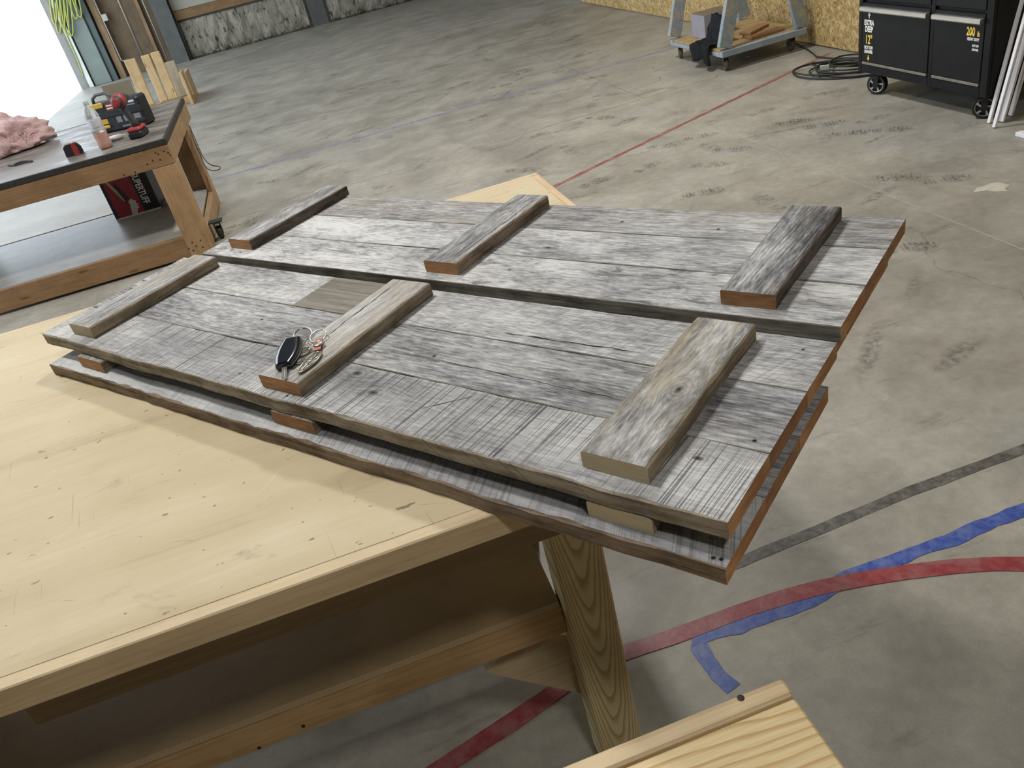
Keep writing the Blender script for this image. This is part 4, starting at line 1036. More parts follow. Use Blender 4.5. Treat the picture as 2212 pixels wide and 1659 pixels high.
bm = bmesh.new(); box(bm, (-cw/2-0.004, -0.062, 0.09), (cw/2+0.004, -0.0555, 0.125), 0.002); mesh('case_rib', bm, CASEB, tc)
for x in (-0.145, 0.10): bm = bmesh.new(); box(bm, (x, -0.070, 0.030), (x+0.07, -0.056, 0.048), 0.004); mesh('latch', bm, CASEY if x < 0 else CASEB, tc)
bm = bmesh.new(); box(bm, (-cw/2, -0.066, 0.150), (-cw/2+0.10, -0.054, 0.181), 0.004); mesh('latch', bm, CASEY, tc)
bm = bmesh.new(); tube(bm, [(-0.155, 0, 0.174), (-0.15, 0, 0.205), (-0.12, 0, 0.222), (-0.06, 0, 0.222), (-0.03, 0, 0.205), (-0.025, 0, 0.174)], 0.010, 10); mesh('handle', bm, plain('grey_handle', (0.10, 0.11, 0.12), 0.5), tc, smooth=True)
lab = [(-0.055, 0.128, 0.05, 0.040, REDP), (-0.05, 0.152, 0.04, 0.008, WHITEP), (-0.05, 0.136, 0.04, 0.008, WHITEP), (0.09, 0.150, 0.05, 0.012, WHITEP), (0.085, 0.134, 0.055, 0.008, GREYP),
       (-0.02, 0.050, 0.035, 0.035, GREYP), (0.03, 0.050, 0.03, 0.035, GREYP), (0.10, 0.052, 0.045, 0.03, GREYP), (0.0, 0.02, 0.09, 0.009, GREYP), (-0.125, 0.055, 0.045, 0.03, CASEY)]
for (x, z, sx, sz, mt) in lab:
    yo = -0.0628 if 0.09 < z < 0.125 else -0.0558
    if mt is WHITEP and x < 0: yo -= 0.0008
    bm = bmesh.new(); box(bm, (x, yo-0.0006, z), (x+sx, yo, z+sz)); mesh('label', bm, mt, body)
# flap of grey-brown board standing behind the case
P = [aty(*q, 6.66) for q in ((218, 187), (279, 172), (305, 228), (245, 240))]
bm = bmesh.new(); fv = [bm.verts.new((p.x, 6.66, max(p.z, ZB+0.001))) for p in P]; bv = [bm.verts.new((p.x, 6.668, max(p.z, ZB+0.001))) for p in P]
fv[2].co.z = fv[3].co.z = bv[2].co.z = bv[3].co.z = ZB+0.001
bm.faces.new(fv); bm.faces.new(bv)
for i in range(4): bm.faces.new((fv[i], fv[(i+1) % 4], bv[(i+1) % 4], bv[i]))
tag(mesh('cardboard_piece', bm, plain('grey_cardboard', (0.23, 0.20, 0.145), 0.85, 0, 0.1)), 'flat brown-grey cardboard piece standing behind the black tool case', 'cardboard')
# cordless driver
dp = at(301, 297, ZB); dr = thing('cordless_driver', 'red and black cordless driver standing on its battery', 'power tool', (dp.x, dp.y+0.03, ZB), math.radians(-14))
TOOLG = plain('tool_grey_rubber', (0.05, 0.052, 0.058), 0.6); TOOLR = plain('tool_red', (0.34, 0.05, 0.05), 0.42)
bm = bmesh.new(); box(bm, (-0.042, -0.055, 0.001), (0.042, 0.060, 0.038), 0.008); mesh('battery', bm, CASEB, dr)
bm = bmesh.new(); box(bm, (-0.040, -0.052, 0.0385), (0.040, 0.058, 0.060), 0.007); mesh('battery_cover', bm, TOOLR, dr)
bm = bmesh.new()
tube(bm, [(0.004, 0.010, 0.055), (-0.002, 0.006, 0.09), (-0.010, 0.0, 0.13), (-0.018, -0.004, 0.165), (-0.022, -0.004, 0.185)], [0.027, 0.020, 0.019, 0.021, 0.024], 14); mesh('grip', bm, TOOLG, dr, smooth=True)
Md = Matrix.Translation((-0.024, 0, 0.212)) @ Matrix.Rotation(math.pi/2, 4, 'X')
bm = bmesh.new(); lathe(bm, [(0.010, 0.052), (0.026, 0.05), (0.034, 0.036), (0.036, 0.01), (0.036, -0.03), (0.030, -0.055), (0.020, -0.075), (0.014, -0.095), (0.014, -0.11)], Md, 22); hd = mesh('motor_head', bm, TOOLG, dr, smooth=True, auto=40)
bm = bmesh.new(); lathe(bm, [(0.025, 0.0515), (0.026, 0.054), (0.022, 0.057), (0.01, 0.058)], Md, 22); mesh('rear_cap', bm, TOOLR, hd, smooth=True)
bm = bmesh.new(); lathe(bm, [(0.0375, 0.034), (0.0385, 0.012), (0.0385, -0.006), (0.0375, -0.012)], Md, 22); mesh('red_shell', bm, TOOLR, hd, smooth=True)
# drink bottle
bp = at(229, 322, ZB); bo = thing('drink_bottle', 'clear plastic bottle with orange drink left at the bottom', 'bottle', (bp.x, bp.y+0.035, ZB))
q = NB('clear_bottle_plastic'); q.set(col=(0.86, 0.90, 0.90), rough=0.12, ior=1.25, trans=0.75, spec=0.5); CLEAR = q.m
q = NB('orange_drink'); q.set(col=(0.85, 0.22, 0.04), rough=0.15, ior=1.2, trans=0.25); DRINK = q.m
bm = bmesh.new(); lathe(bm, [(0.030, 0.001), (0.037, 0.006), (0.038, 0.03), (0.035, 0.05), (0.038, 0.07), (0.038, 0.12), (0.036, 0.14), (0.038, 0.16), (0.037, 0.185), (0.028, 0.215), (0.016, 0.232), (0.0145, 0.245)], None, 24); mesh('bottle_body', bm, CLEAR, bo, smooth=True)
bm = bmesh.new(); lathe(bm, [(0.027, 0.0035), (0.034, 0.009), (0.0350, 0.03), (0.032, 0.05), (0.035, 0.07), (0.0350, 0.088)], None, 24); mesh('drink', bm, DRINK, bo, smooth=True)
bm = bmesh.new(); lathe(bm, [(0.0386, 0.105), (0.0388, 0.106), (0.0365, 0.14), (0.0388, 0.163), (0.0386, 0.164)], None, 24)
mesh('bottle_label', bm, plain('pale_lilac_label', (0.56, 0.54, 0.60), 0.5, 0, 0.2, 60), bo, smooth=True)
bm = bmesh.new(); lathe(bm, [(0.0158, 0.2455), (0.0162, 0.262), (0.014, 0.265)], None, 18); mesh('cap', bm, plain('pale_cap', (0.40, 0.44, 0.42), 0.5), bo, smooth=True, auto=40)
# small white bottle lying on its side
wp = at(255, 302, ZB); bm = bmesh.new()
Mw = frame((wp.x-0.045, wp.y+0.0, ZB+0.0165), (0.98, 0.2, 0), (0, 0, 1)) @ Matrix.Rotation(math.pi/2, 4, 'Y')
lathe(bm, [(0.010, 0.0), (0.016, 0.004), (0.016, 0.065), (0.012, 0.075), (0.006, 0.082), (0.004, 0.10)], Mw, 16)
tag(mesh('glue_bottle', bm, plain('white_plastic', (0.78, 0.77, 0.75), 0.4), smooth=True, auto=40), 'small white bottle lying on its side by the driver', 'bottle')
# tape measure
tp = at(162, 336, ZB); tm = thing('tape_measure', 'black and red tape measure on the dark bench edge', 'tape measure', (tp.x, tp.y+0.02, ZB), math.radians(12))
def case_outline(L_, H_):
    return [(-L_/2, 0.004), (-L_/2+0.006, 0), (L_/2-0.006, 0), (L_/2, 0.006), (L_/2-0.002, H_*0.55), (L_/2-0.016, H_*0.9), (L_/2-0.035, H_), (-L_/2+0.02, H_), (-L_/2+0.004, H_*0.8)]
Mt = frame((0, 0.0, 0.001), (1, 0, 0), (0, 0, 1))
bm = bmesh.new(); prism(bm, case_outline(0.098, 0.066), -0.022, 0.022, Mt); mesh('tape_case', bm, plain('dark_grip', (0.02, 0.02, 0.022), 0.5), tm)
bm = bmesh.new(); prism(bm, [(a*0.30+0.012, b*1.02) for a, b in case_outline(0.098, 0.066)], -0.0235, 0.0235, Mt); mesh('red_band', bm, REDP, tm)
bm = bmesh.new(); box(bm, (0.045, -0.01, 0.003), (0.058, 0.01, 0.0045)); box(bm, (0.0575, -0.01, -0.0), (0.059, 0.01, 0.0045)); mesh('hook', bm, STEEL, tm)
# bent wire / bungee hook
bm = bmesh.new()
pts = [at(*q, ZB+0.005) for q in ((17, 358), (35, 357), (50, 352), (66, 349), (72, 348), (58, 347), (42, 350), (30, 356))]
tube(bm, smoothpts(pts), 0.0045, 6); tag(mesh('bungee_hook', bm, BLACKRUB, smooth=True), 'bent black bungee hook lying on the dark workbench', 'hook')
# pink insulation tuft
ip = at(58, 322, ZB)
bm = bmesh.new(); bmesh.ops.create_icosphere(bm, subdivisions=5, radius=1.0)
for v in bm.verts:
    d = v.co.copy(); s = 1+0.26*mnoise.noise(d*1.7+Vector((3, 1, 2)))+0.14*mnoise.noise(d*5)+0.07*mnoise.noise(d*13)
    v.co = Vector((d.x*0.30*s, d.y*0.22*s, max(d.z, -0.25)*0.20*s*(1-0.35*max(0, d.x))+0.052))
    if v.co.z < 0.002: v.co.z = 0.001
q = NB('pink_fibreglass'); n_ = q.noise(q.obj(), 22, 6, 0.75); q.bump(n_, 1.0, 0.02)
q.set(col=q.ramp(n_, [(0.3, (0.40, 0.21, 0.205)), (0.5, (0.60, 0.38, 0.37)), (0.72, (0.76, 0.58, 0.56))]), rough=0.95, sheen=0.4); PINKI = q.m
pi_ = thing('insulation_tuft', 'fluffy pink insulation tuft on the dark-topped workbench', 'insulation', (ip.x-0.17, ip.y+0.10, ZB))
mesh('fluff', bm, PINKI, pi_, smooth=True)
bm = bmesh.new(); rnd = random.Random(9)
for k in range(260):
    t = rnd.uniform(0, 2*math.pi); ph = rnd.uniform(0.05, 1.4)
    p = Vector((0.29*math.cos(t)*math.cos(ph), 0.21*math.sin(t)*math.cos(ph), 0.05+0.17*math.sin(ph)*(1-0.3*max(0, math.cos(t)))))
    d = Vector((rnd.uniform(-1, 1), rnd.uniform(-1, 1), rnd.uniform(-0.2, 1)))*0.035
    q1 = p+d; q1.z = max(q1.z, 0.004)
    tube(bm, [p, p.lerp(q1, 0.5)+Vector((0, 0, 0.006)), q1], [0.004, 0.0025, 0.0008], 4)
o = mesh('fibres', bm, PINKI, pi_); o['kind'] = 'stuff'

# ---- red carton on the shelf of the dark bench
fb_ = at(261, 474, SZ1+0.001)
bw, bd, bh = 0.30, 0.26, 0.285
ISC = 1.1
cx = thing('carton', 'red and black printed carton on the grey bench shelf', 'box', (fb_.x+bw/2-0.012, fb_.y+bd/2, SZ1+0.0005))
CARTR = plain('carton_red', (0.27, 0.028, 0.045), 0.5, 0, 0.12); CARTD = plain('carton_black', (0.016, 0.016, 0.02), 0.5); CARTB = plain('carton_navy_side', (0.025, 0.03, 0.05), 0.5); CARTW = plain('carton_white', (0.62, 0.60, 0.57), 0.5)
bm = bmesh.new(); box(bm, (-bw/2, -bd/2, 0), (bw/2, bd/2, bh), 0.002)
for f in bm.faces: f.material_index = 1 if abs(f.normal.x) > 0.6 else 0
mesh('carton_body', bm, [CARTR, CARTB], cx)
yf = -bd/2-0.0006
def fr(x0, x1, z0, z1, mt, name='print_panel', e=0.0): 
    bm = bmesh.new(); box(bm, (x0, yf-e-0.0004, z0), (x1, yf-e, z1)); return mesh(name, bm, mt, cx)
fr(0.045, bw/2-0.001, 0.012, bh-0.001, CARTD, 'black_band'); fr(-bw/2, bw/2, 0.0005, 0.0115, CARTW, 'white_band'); fr(-bw/2+0.001, -bw/2+0.02, 0.012, bh-0.001, CARTB, 'navy_band')
bm = bmesh.new(); Mx = frame((0.058, yf-0.0012, bh-0.022), (0, 0, -1), (1, 0, 0)); text_mesh(bm, 'SUPERTUFF', 0.062, Mx, 0.0003, 0.0012, sx=0.66); mesh('lettering', bm, WHITEP, cx)
# printed pictures: a tan tube and a pale hand with a tool
Mf = frame((0, yf-0.0006, 0), (1, 0, 0), (0, 0, 1))
def pic(poly, mt, e=0.0): bm = bmesh.new(); prism(bm, poly, e, e+0.0004, Mf); mesh('printed_picture', bm, mt, cx)
pic([(-0.115, 0.265), (-0.098, 0.27), (-0.035, 0.115), (-0.052, 0.11)], plain('print_tan', (0.42, 0.35, 0.17), 0.6))
pic([(-0.075, 0.225), (-0.06, 0.232), (-0.03, 0.16), (-0.02, 0.12), (-0.04, 0.10)], plain('print_dark', (0.03, 0.03, 0.04), 0.6), 0.0006)
pic([(-0.04, 0.012), (-0.03, 0.06), (-0.025, 0.085), (-0.03, 0.10), (-0.005, 0.115), (0.008, 0.10), (0.022, 0.095), (0.012, 0.08), (0.028, 0.07), (0.014, 0.06), (0.026, 0.048), (0.008, 0.042), (-0.004, 0.012)], plain('print_pale', (0.55, 0.53, 0.50), 0.6), 0.0006)

for o_ in (tc, dr, bo, tm, pi_, cx): o_.scale = (ISC, ISC, ISC)
# ---- upright slatted wooden rack further back
rk = thing('wooden_rack', 'wooden rack of upright pale slats behind the dark-topped workbench', 'rack', (-1.85, 12.4, 0))
SLAT = pine('slat_pine', 'z', (0.56, 0.41, 0.22), (0.42, 0.27, 0.12), 41, knots=0.6)
SLATG = pine('slat_grey_pine', 'z', (0.36, 0.30, 0.22), (0.27, 0.21, 0.15), 42)
for (uL, uR, vt, mt) in ((267, 291, 126, SLAT), (304, 321, 117, SLAT), (324, 343, 110, SLAT), (354, 376, 130, SLATG)):
    a = aty(uL, vt+6, 12.3); b = aty(uR, vt, 12.3); top_ = max(a.z, b.z)
    bm = bmesh.new(); box(bm, (a.x, 12.3, 0.09), (b.x, 12.338, top_), 0.008); mesh('slat', bm, mt, rk, world=True)
bm = bmesh.new(); box(bm, (-2.25, 12.339, 0.0), (-1.42, 12.377, 0.09), 0.004); mesh('rail', bm, LUM_X, rk, world=True)
bm = bmesh.new(); box(bm, (-2.25, 12.26, 0.0), (-1.42, 12.298, 0.09), 0.004); mesh('rail', bm, LUM_X, rk, world=True)
bm = bmesh.new(); box(bm, (-1.47, 12.0, 0.0), (-1.43, 12.255, 0.42), 0.004); mesh('side_board', bm, SLAT, rk, world=True)
bm = bmesh.new(); box(bm, (-1.47, 12.38, 0.0), (-1.43, 12.9, 0.36), 0.004); mesh('side_board', bm, SLAT, rk, world=True)

# ---- yellow cord bundle hanging at the door
bm = bmesh.new(); rnd = random.Random(3)
yj = YB-0.33
for k in range(7):
    u0 = 108+k*7; b = aty(u0+8+k*2.2, rnd.uniform(30, 95), yj); a0 = aty(u0-3, -40, yj); a1 = aty(u0+13, -40, yj)
    tube(bm, smoothpts([a0, a0.lerp(b, .6)+Vector((-.03, 0, 0)), b+Vector((-.03, 0, -.05)), b+Vector((.03, 0, -.05)), a1.lerp(b, .6)+Vector((.03, 0, 0)), a1]), 0.013, 6)
tube(bm, smoothpts([aty(118, -30, yj), aty(128, 40, yj), aty(150, 90, yj), aty(172, 140, yj), aty(180, 165, yj)]), 0.012, 6)
tag(mesh('hanging_cord', bm, plain('yellow_green_cord', (0.38, 0.42, 0.10), 0.5), smooth=True), 'yellow-green cord looped and hanging beside the open door', 'cord')

# ================================================================== BLACK ROLLING TOOL CHEST
CF = 3.45; CY0, CY1 = 3.655, 4.735
ch = thing('tool_chest', 'black rolling tool chest with silver drawer pulls by wall', 'tool chest', (3.71, 4.195, 0))
CHB = plain('black_powder_coat', (0.006, 0.006, 0.0065), 0.42, 0, 0.35, 9, spec=0.22)
CHF = plain('black_drawer_face', (0.008, 0.008, 0.0085), 0.4, 0, 0.35, 12, spec=0.22)
PULL = plain('brushed_silver_pull', (0.66, 0.64, 0.58), 0.32, 0.85, 0.08)
PULLD = plain('dusty_drawer_lip', (0.20, 0.185, 0.15), 0.5, 0.3, 0.3, 25)
CHT = 0.98
bm = bmesh.new(); box(bm, (CF+0.012, CY0, 0.135), (3.97, CY1, CHT), 0.006); mesh('cabinet_body', bm, CHB, ch, world=True)
bm = bmesh.new()
box(bm, (CF-0.006, CY0, 0.135), (CF+0.0115, CY0+0.05, CHT), 0.003); box(bm, (CF-0.006, CY1-0.035, 0.135), (CF+0.0115, CY1, CHT), 0.003)
box(bm, (CF-0.004, 4.075, 0.135), (CF+0.0115, 4.105, CHT), 0.002); box(bm, (CF-0.005, CY0+0.051, 0.135), (CF+0.0115, 4.0745, 0.185), 0.002); box(bm, (CF-0.005, 4.1055, 0.135), (CF+0.0115, CY1-0.0355, 0.185), 0.002)
mesh('face_frame', bm, CHB, ch, world=True)
for (a, b) in ((4.108, CY1-0.038), (CY0+0.053, 4.072)):
    for (z0, z1) in ((0.205, 0.555), (0.575, 0.735), (0.755, 0.90)):
        bm = bmesh.new(); box(bm, (CF-0.008, a, z0), (CF+0.0115, b, z1), 0.003); dw = mesh('drawer', bm, CHF, ch, world=True)
        bm = bmesh.new(); zt = z1-0.018
        ring_ = [(CF-0.009, zt), (CF-0.030, zt), (CF-0.036, zt-0.006), (CF-0.036, zt-0.022), (CF-0.031, zt-0.028), (CF-0.009, zt-0.024)]
        A = [bm.verts.new((x, a+0.004, z)) for x, z in ring_]; B = [bm.verts.new((x, b-0.004, z)) for x, z in ring_]
        bm.faces.new(A); bm.faces.new(B)
        for i in range(6): bm.faces.new((A[i], A[(i+1) % 6], B[(i+1) % 6], B[i]))
        mesh('drawer_pull', bm, PULL, dw, world=True)
        if z0 < 0.3:
            bm = bmesh.new(); box(bm, (CF-0.011, a+0.004, 0.188), (CF+0.004, b-0.004, 0.203), 0.002); mesh('drawer_lip', bm, PULLD, ch, world=True)
YEL = plain('yellow_print', (0.80, 0.58, 0.08), 0.5, 0, 0.05); WHT = plain('white_lettering', (0.82, 0.81, 0.78), 0.5, 0, 0.05)
def lettering(s, y, z, size, mt, align='CENTER', bold=0.0012, sx=0.7):
    bm = bmesh.new(); text_mesh(bm, s, size, frame((CF-0.0086, y, z), (0, -1, 0), (0, 0, 1)), 0.0003, bold, align, sx); mesh('lettering', bm, mt, ch, world=True)
yL = 4.632
def sgn(u, v): p = atx(u, v, CF-0.009); return p
lettering('EXTRA', yL, 0.428, 0.042, WHT, bold=0.0016); lettering('DEEP', yL, 0.388, 0.047, WHT, bold=0.0016); lettering('12"', yL, 0.318, 0.074, YEL, bold=0.0014, sx=0.66)
lettering('BOTTOM', yL, 0.285, 0.027, WHT, bold=0.0010); lettering('DRAWER', yL, 0.260, 0.027, WHT, bold=0.0010)
def arrow(y, z, d, mt):
    bm = bmesh.new(); M = frame((CF-0.0088, y, z), (0, -1, 0), (0, 0, 1))
    prism(bm, [(-0.004, 0), (0.004, 0), (0.004, d*0.016), (0.012, d*0.016), (0, d*0.034), (-0.012, d*0.016), (-0.004, d*0.016)], -0.0003, 0.0003, M); mesh('arrow_mark', bm, mt, ch, world=True)
arrow(yL, 0.468, 1, WHT); arrow(yL, 0.248, -1, YEL)
yR = 3.735
lettering('200', yR+0.033, 0.445, 0.060, YEL, 'RIGHT', 0.002, 0.66); lettering('lb', yR, 0.445, 0.036, YEL, 'RIGHT', 0.001, 0.62)
lettering('HEAVY DUTY', yR, 0.420, 0.021, WHT, 'RIGHT', 0.0008, 0.66); lettering('BOTTOM', yR, 0.390, 0.016, WHT, 'RIGHT', 0.0005, 0.66); lettering('DRAWER', yR, 0.370, 0.016, WHT, 'RIGHT', 0.0005, 0.66)
bm = bmesh.new(); box(bm, (CF-0.02, CY0-0.01, CHT+0.0005), (3.98, CY1+0.01, CHT+0.03), 0.006); mesh('work_top', bm, CHB, ch, world=True)
# big spoked casters
def spoked(x, y, yaw):
    R_ = 0.0635; wd = 0.042; h = 0.134
    M0 = Matrix.Translation((x, y, 0)) @ Matrix.Rotation(yaw, 4, 'Z')
    Mw = M0 @ Matrix.Translation((0.0, 0, R_)) @ Matrix.Rotation(math.pi/2, 4, 'X')
    bm = bmesh.new(); n = 30; rr = [(R_*0.76, -wd/2), (R_*0.92, -wd/2), (R_, -wd*0.28), (R_, wd*0.28), (R_*0.92, wd/2), (R_*0.76, wd/2)]
    rings = [[bm.verts.new(Mw @ Vector((r*math.cos(2*math.pi*k/n), r*math.sin(2*math.pi*k/n), z_))) for k in range(n)] for r, z_ in rr]
    for i in range(6):
        A, B = rings[i], rings[(i+1) % 6]
        for k in range(n): bm.faces.new((A[k], A[(k+1) % n], B[(k+1) % n], B[k]))
    wl = mesh('caster_tyre', bm, BLACKRUB, ch, smooth=True, world=True, auto=40)
    bm = bmesh.new()
    for s in (-1, 1):
        z_ = s*wd*0.40
        tube(bm, [Mw @ Vector((R_*0.74*math.cos(2*math.pi*k/24), R_*0.74*math.sin(2*math.pi*k/24), z_)) for k in range(24)], 0.0028, 6, True)
        for k in range(5):
            t0 = 2*math.pi*k/5; t1 = t0+0.55
            prism(bm, [(0.010*math.cos(t0-.4), 0.010*math.sin(t0-.4)), (0.010*math.cos(t0+.4), 0.010*math.sin(t0+.4)), (R_*.74*math.cos(t1+.17), R_*.74*math.sin(t1+.17)), (R_*.74*math.cos(t1-.13), R_*.74*math.sin(t1-.13))], z_-0.002, z_+0.002, Mw)
        lathe(bm, [(0.013, z_-0.003), (0.013, z_+0.003*1), (0.008, z_+0.004*s)], Mw, 14)
    mesh('spokes', bm, plain('satin_spoke_metal', (0.50, 0.49, 0.46), 0.35, 0.8), wl, world=True)
    bm = bmesh.new(); lathe(bm, [(R_*0.755, -wd*0.12), (R_*0.755, wd*0.12)], Mw, 24); mesh('wheel_web', bm, BLACKMET, wl, world=True)
    bm = bmesh.new()
    for s in (-1, 1): box(bm, (-0.016, s*(wd/2+0.005)-0.002, R_*0.75), (0.016, s*(wd/2+0.005)+0.002, h-0.008), M=M0)
    box(bm, (-0.03, -wd/2-0.007, h-0.0125), (0.03, wd/2+0.007, h-0.0005), M=M0); mesh('caster_fork', bm, BLACKMET, ch, world=True)
spoked(3.49, 4.60, math.radians(116)); spoked(3.51, 3.725, math.radians(134)); spoked(3.90, 4.57, math.radians(80)); spoked(3.90, 3.735, math.radians(40))

# ================================================================== COILED CABLE on the floor
bm = bmesh.new(); rnd = random.Random(12)
cc = at(1835, 152); ctr = Vector((cc.x, cc.y, 0))
pts = [Vector((4.0, 6.33, 0.012)), Vector((3.97, 6.20, 0.008)), Vector((3.90, 5.95, 0.008)), Vector((3.80, 5.70, 0.010))]
for k in range(9*16):
    t = 2*math.pi*k/16+1.2; lap = k//16
    a = 0.31-0.012*lap+0.075*math.sin(lap*2.1+1)+0.015*math.sin(3*t+lap); b = 0.21-0.010*lap+0.06*math.cos(lap*1.7)+0.012*math.sin(2*t+lap*2)
    ox, oy = 0.05*math.sin(lap*3.3), 0.05*math.cos(lap*2.3)
    e1 = Vector((0.55, -0.83, 0)); e2 = Vector((0.83, 0.55, 0))
    pts.append(ctr+Vector((ox, oy, 0))+e1*(a*1.05*math.cos(t))+e2*(b*0.95*math.sin(t))+Vector((0, 0, 0.008+0.006*lap+0.004*math.sin(t*2+lap))))
tube(bm, smoothpts(pts, 1), 0.006, 6)
cb_ = thing('cable_coil', 'loosely coiled black cable on the floor by the tool chest', 'cable', (ctr.x, ctr.y, 0))
mesh('cable', bm, plain('black_cable', (0.018, 0.022, 0.020), 0.5), cb_, smooth=True, world=True)
wp_ = at(1781, 146, 0.07); bm = bmesh.new(); box(bm, (-0.03, -0.002, -0.02), (0.03, 0.002, 0.02), M=Matrix.Translation((wp_.x, wp_.y, 0.07)) @ Matrix.Rotation(math.radians(-35), 4, 'Z') @ Matrix.Rotation(0.5, 4, 'X')); mesh('tag', bm, WHT, cb_, world=True)

# ================================================================== WHITE TRIM STICKS leaning on the wall
WTRIM = plain('white_trim', (0.74, 0.73, 0.75), 0.5, 0, 0.05)
lbs = ['narrow white trim stick leaning on the wall past the chest', 'longest-reaching white trim stick standing farthest out from the wall', 'wide white trim stick leaning between two narrower ones', 'white trim stick leaning closest to the wall beside the chest']
for k, ((u, v), wd, top_) in enumerate((((2136, 267), 0.020, (4.018, 3.70)), ((2147, 277), 0.020, (4.012, 3.62)), ((2163, 264), 0.030, (4.02, 3.575)), ((2182, 251), 0.026, (4.02, 3.49)))):
    b = at(u, v); t = Vector((top_[0], top_[1], 2.35+0.05*k))
    bm = bmesh.new(); M = frame(b, t-b, (0, 1, 0)); L_ = (t-b).length
    box(bm, (0.004, -wd/2, -0.007), (L_, wd/2, 0.007), 0.0015, M=M)
    for v_ in bm.verts: v_.co.z = max(v_.co.z, 0.0)
    tag(mesh('trim_stick', bm, WTRIM), lbs[k], 'trim', 'white trim sticks leaning beside the tool chest')
b = at(2206, 294); bm = bmesh.new(); box(bm, (b.x-0.02, b.y-0.10, 0.0005), (b.x+0.02, b.y+0.02, 0.022), 0.002)
tag(mesh('trim_offcut', bm, WTRIM), 'short white trim offcut lying flat on the concrete', 'trim')

# ================================================================== BLUE-GREY A-FRAME CART
BLG = plain('worn_blue_grey_paint', (0.25, 0.30, 0.335), 0.55, 0, 0.2, 9)
def wornpaint():
    q = NB('chipped_blue_grey_paint'); v = q.obj()
    n_ = q.mr(q.noise(v, 9, 5, 0.65), 0.47, 0.60)
    c = q.mix(n_, (0.23, 0.285, 0.32), (0.34, 0.315, 0.26)); f = q.mr(q.noise(v, 30, 4, 0.7), 0.3, 0.7, 0.8, 1.15, False)
    return q.set(col=q.mix(1.0, c, q.comb(f, f, f), 'MULTIPLY'), rough=0.6)
BLW = wornpaint()
ct = thing('panel_cart', 'blue-grey painted A-frame cart on rusty casters by the wall', 'cart', (3.58, 6.55, 0))
X0, X1, Y0, Y1 = 3.20, 3.95, 6.08, 7.02; CZ0, CZ1 = 0.118, 0.168
for lo, hi in (((X0, Y0, CZ0), (X1, Y0+0.05, CZ1)), ((X0, Y1-0.05, CZ0), (X1, Y1, CZ1)), ((X0, Y0+0.0505, CZ0), (X0+0.05, Y1-0.0505, CZ1-0.02)), ((X1-0.05, Y0+0.0505, CZ0), (X1, Y1-0.0505, CZ1-0.02))):
    bm = bmesh.new(); box(bm, lo, hi, 0.004); mesh('base_rail', bm, BLG, ct, world=True)
DECKM = pine('cart_deck_wood', 'x', (0.36, 0.255, 0.125), (0.27, 0.175, 0.08), 51)
for k in range(4):
    ya = Y0+0.055+k*0.21; bm = bmesh.new(); box(bm, (X0+0.01, ya, CZ1-0.0195), (X1-0.01, ya+0.2, CZ1+0.002), 0.002); mesh('deck_board', bm, DECKM, ct, world=True)
apx = (X0+X1)/2; apz = 1.25
for yy in (Y0+0.005, Y1-0.045):
    for s in (-1, 1):
        xb = X0+0.03 if s < 0 else X1-0.03
        M = frame((xb, yy+0.02, CZ1+0.003), (apx+s*0.05-xb, 0, apz-CZ1), (0, 1, 0)); L_ = Vector((apx+s*0.05-xb, 0, apz-CZ1)).length
        bm = bmesh.new(); box(bm, (0.016, -0.022, -0.055), (L_, 0.022, 0.055), 0.004, M=M)
        mesh('upright', bm, BLW, ct, world=True)
bm = bmesh.new(); box(bm, (apx-0.03, Y0, apz-0.05), (apx+0.03, Y1, apz+0.05), 0.004); mesh('ridge_beam', bm, BLG, ct, world=True)
RUST = plain('rusty_caster', (0.10, 0.07, 0.045), 0.7, 0.3, 0.4, 40); RUSTW = plain('grey_brown_wheel', (0.13, 0.105, 0.08), 0.7, 0, 0.3, 30)
for (x, y, yw) in ((X0+0.06, Y0+0.06, 1.25), (X0+0.06, Y1-0.07, 1.1), (X1-0.08, Y0+0.09, 1.6), (X1-0.08, Y1-0.09, 1.4)):
    caster(ct, x, y, CZ0, 0.046, 0.03, RUSTW, yw, hub=RUST, fork=RUST)
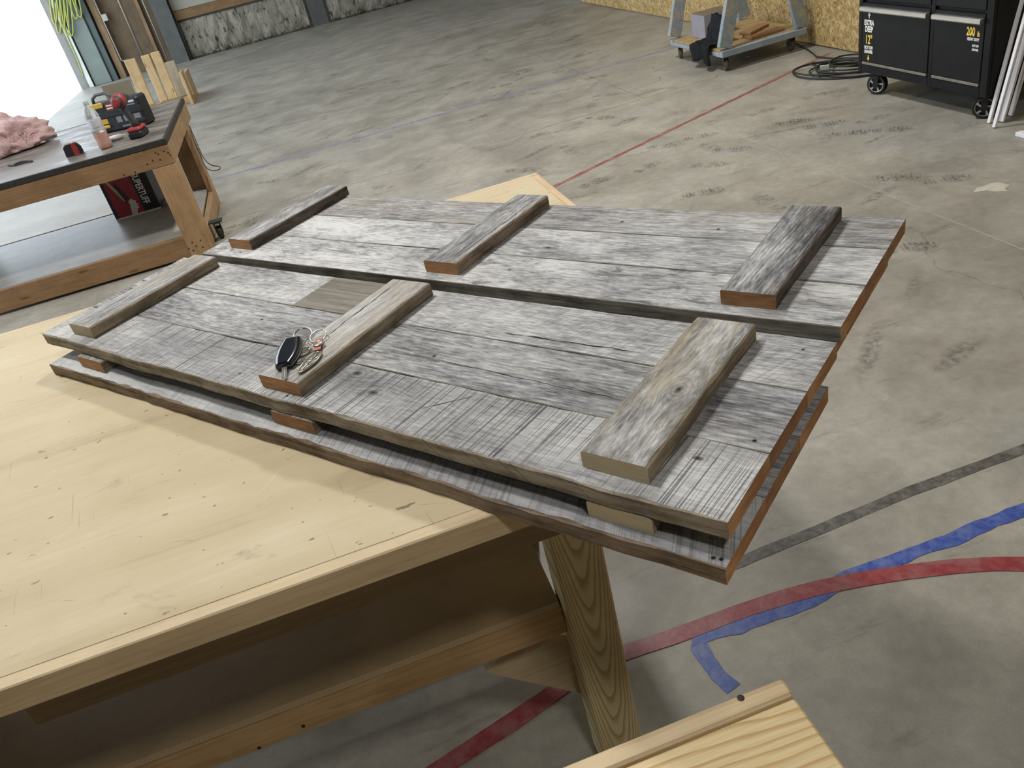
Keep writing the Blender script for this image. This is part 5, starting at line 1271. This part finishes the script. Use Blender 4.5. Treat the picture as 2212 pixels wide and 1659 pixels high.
# things on the cart
bp_ = aty(1515, 70, 6.62)
bm = bmesh.new(); box(bm, (3.34, 6.62, CZ1+0.0025), (3.60, 6.86, 0.36), 0.003)
for f in bm.faces: f.material_index = 1 if f.normal.z > 0.5 else 0
tag(mesh('storage_box', bm, [plain('lilac_grey_box', (0.26, 0.25, 0.29), 0.6), plain('box_brown_top', (0.16, 0.13, 0.09), 0.7)]), 'grey box with brown lid on the A-frame cart', 'box')
# black jacket draped over the deck edge
bm = bmesh.new(); nx, ny = 22, 26; g = []
for i in range(nx+1):
    row = []
    for j in range(ny+1):
        s, t = i/nx, j/ny
        y = 6.28+0.30*s+0.03*mnoise.noise((t*4, s*2, 1)); 
        # path: hangs in front (x<X0), over the deck, up against the box
        L_ = t*0.52
        if L_ < 0.14: x = X0-0.035-0.02*math.sin(s*9); z = 0.05+L_*1.0+0.02*math.sin(s*3)
        elif L_ < 0.30: x = X0-0.035+(L_-0.14); z = CZ1+0.03
        else: x = X0+0.115+(L_-0.30)*0.35; z = CZ1+0.03+(L_-0.30)*0.8
        z += 0.022*mnoise.noise((s*6, t*5, 2))+0.012*mnoise.noise((s*15, t*12, 5)); x += 0.016*mnoise.noise((s*7, t*6, 9))
        if L_ >= 0.14: z = max(z, CZ1+0.012)
        row.append(bm.verts.new((x, y-0.06*(1-t), z)))
    g.append(row)
for i in range(nx):
    for j in range(ny): bm.faces.new((g[i][j], g[i+1][j], g[i+1][j+1], g[i][j+1]))
bmesh.ops.solidify(bm, geom=bm.faces[:], thickness=-0.008)
tag(mesh('jacket', bm, plain('black_cloth', (0.022, 0.023, 0.027), 0.85, 0, 0.3, 25), smooth=True), 'crumpled black jacket hanging over the cart edge', 'jacket')
BRB = pine('brown_offcut', 'x', (0.32, 0.19, 0.09), (0.22, 0.12, 0.05), 61)
for k, (x, y, a, b, z, r, lab_) in enumerate(((3.66, 6.24, 0.30, 0.14, CZ1+0.0025, 0.0, 'brown board offcut lying flat on the cart deck'), (3.63, 6.33, 0.26, 0.11, CZ1+0.0285, 0.45, 'reddish brown board offcut crossed on top of another'))):
    bm = bmesh.new(); box(bm, (-a/2, -b/2, 0), (a/2, b/2, 0.024), 0.003); o = mesh('board_offcut', bm, BRB); o.location = (x, y, z); o.rotation_euler = (0, 0, r); tag(o, lab_, 'board')
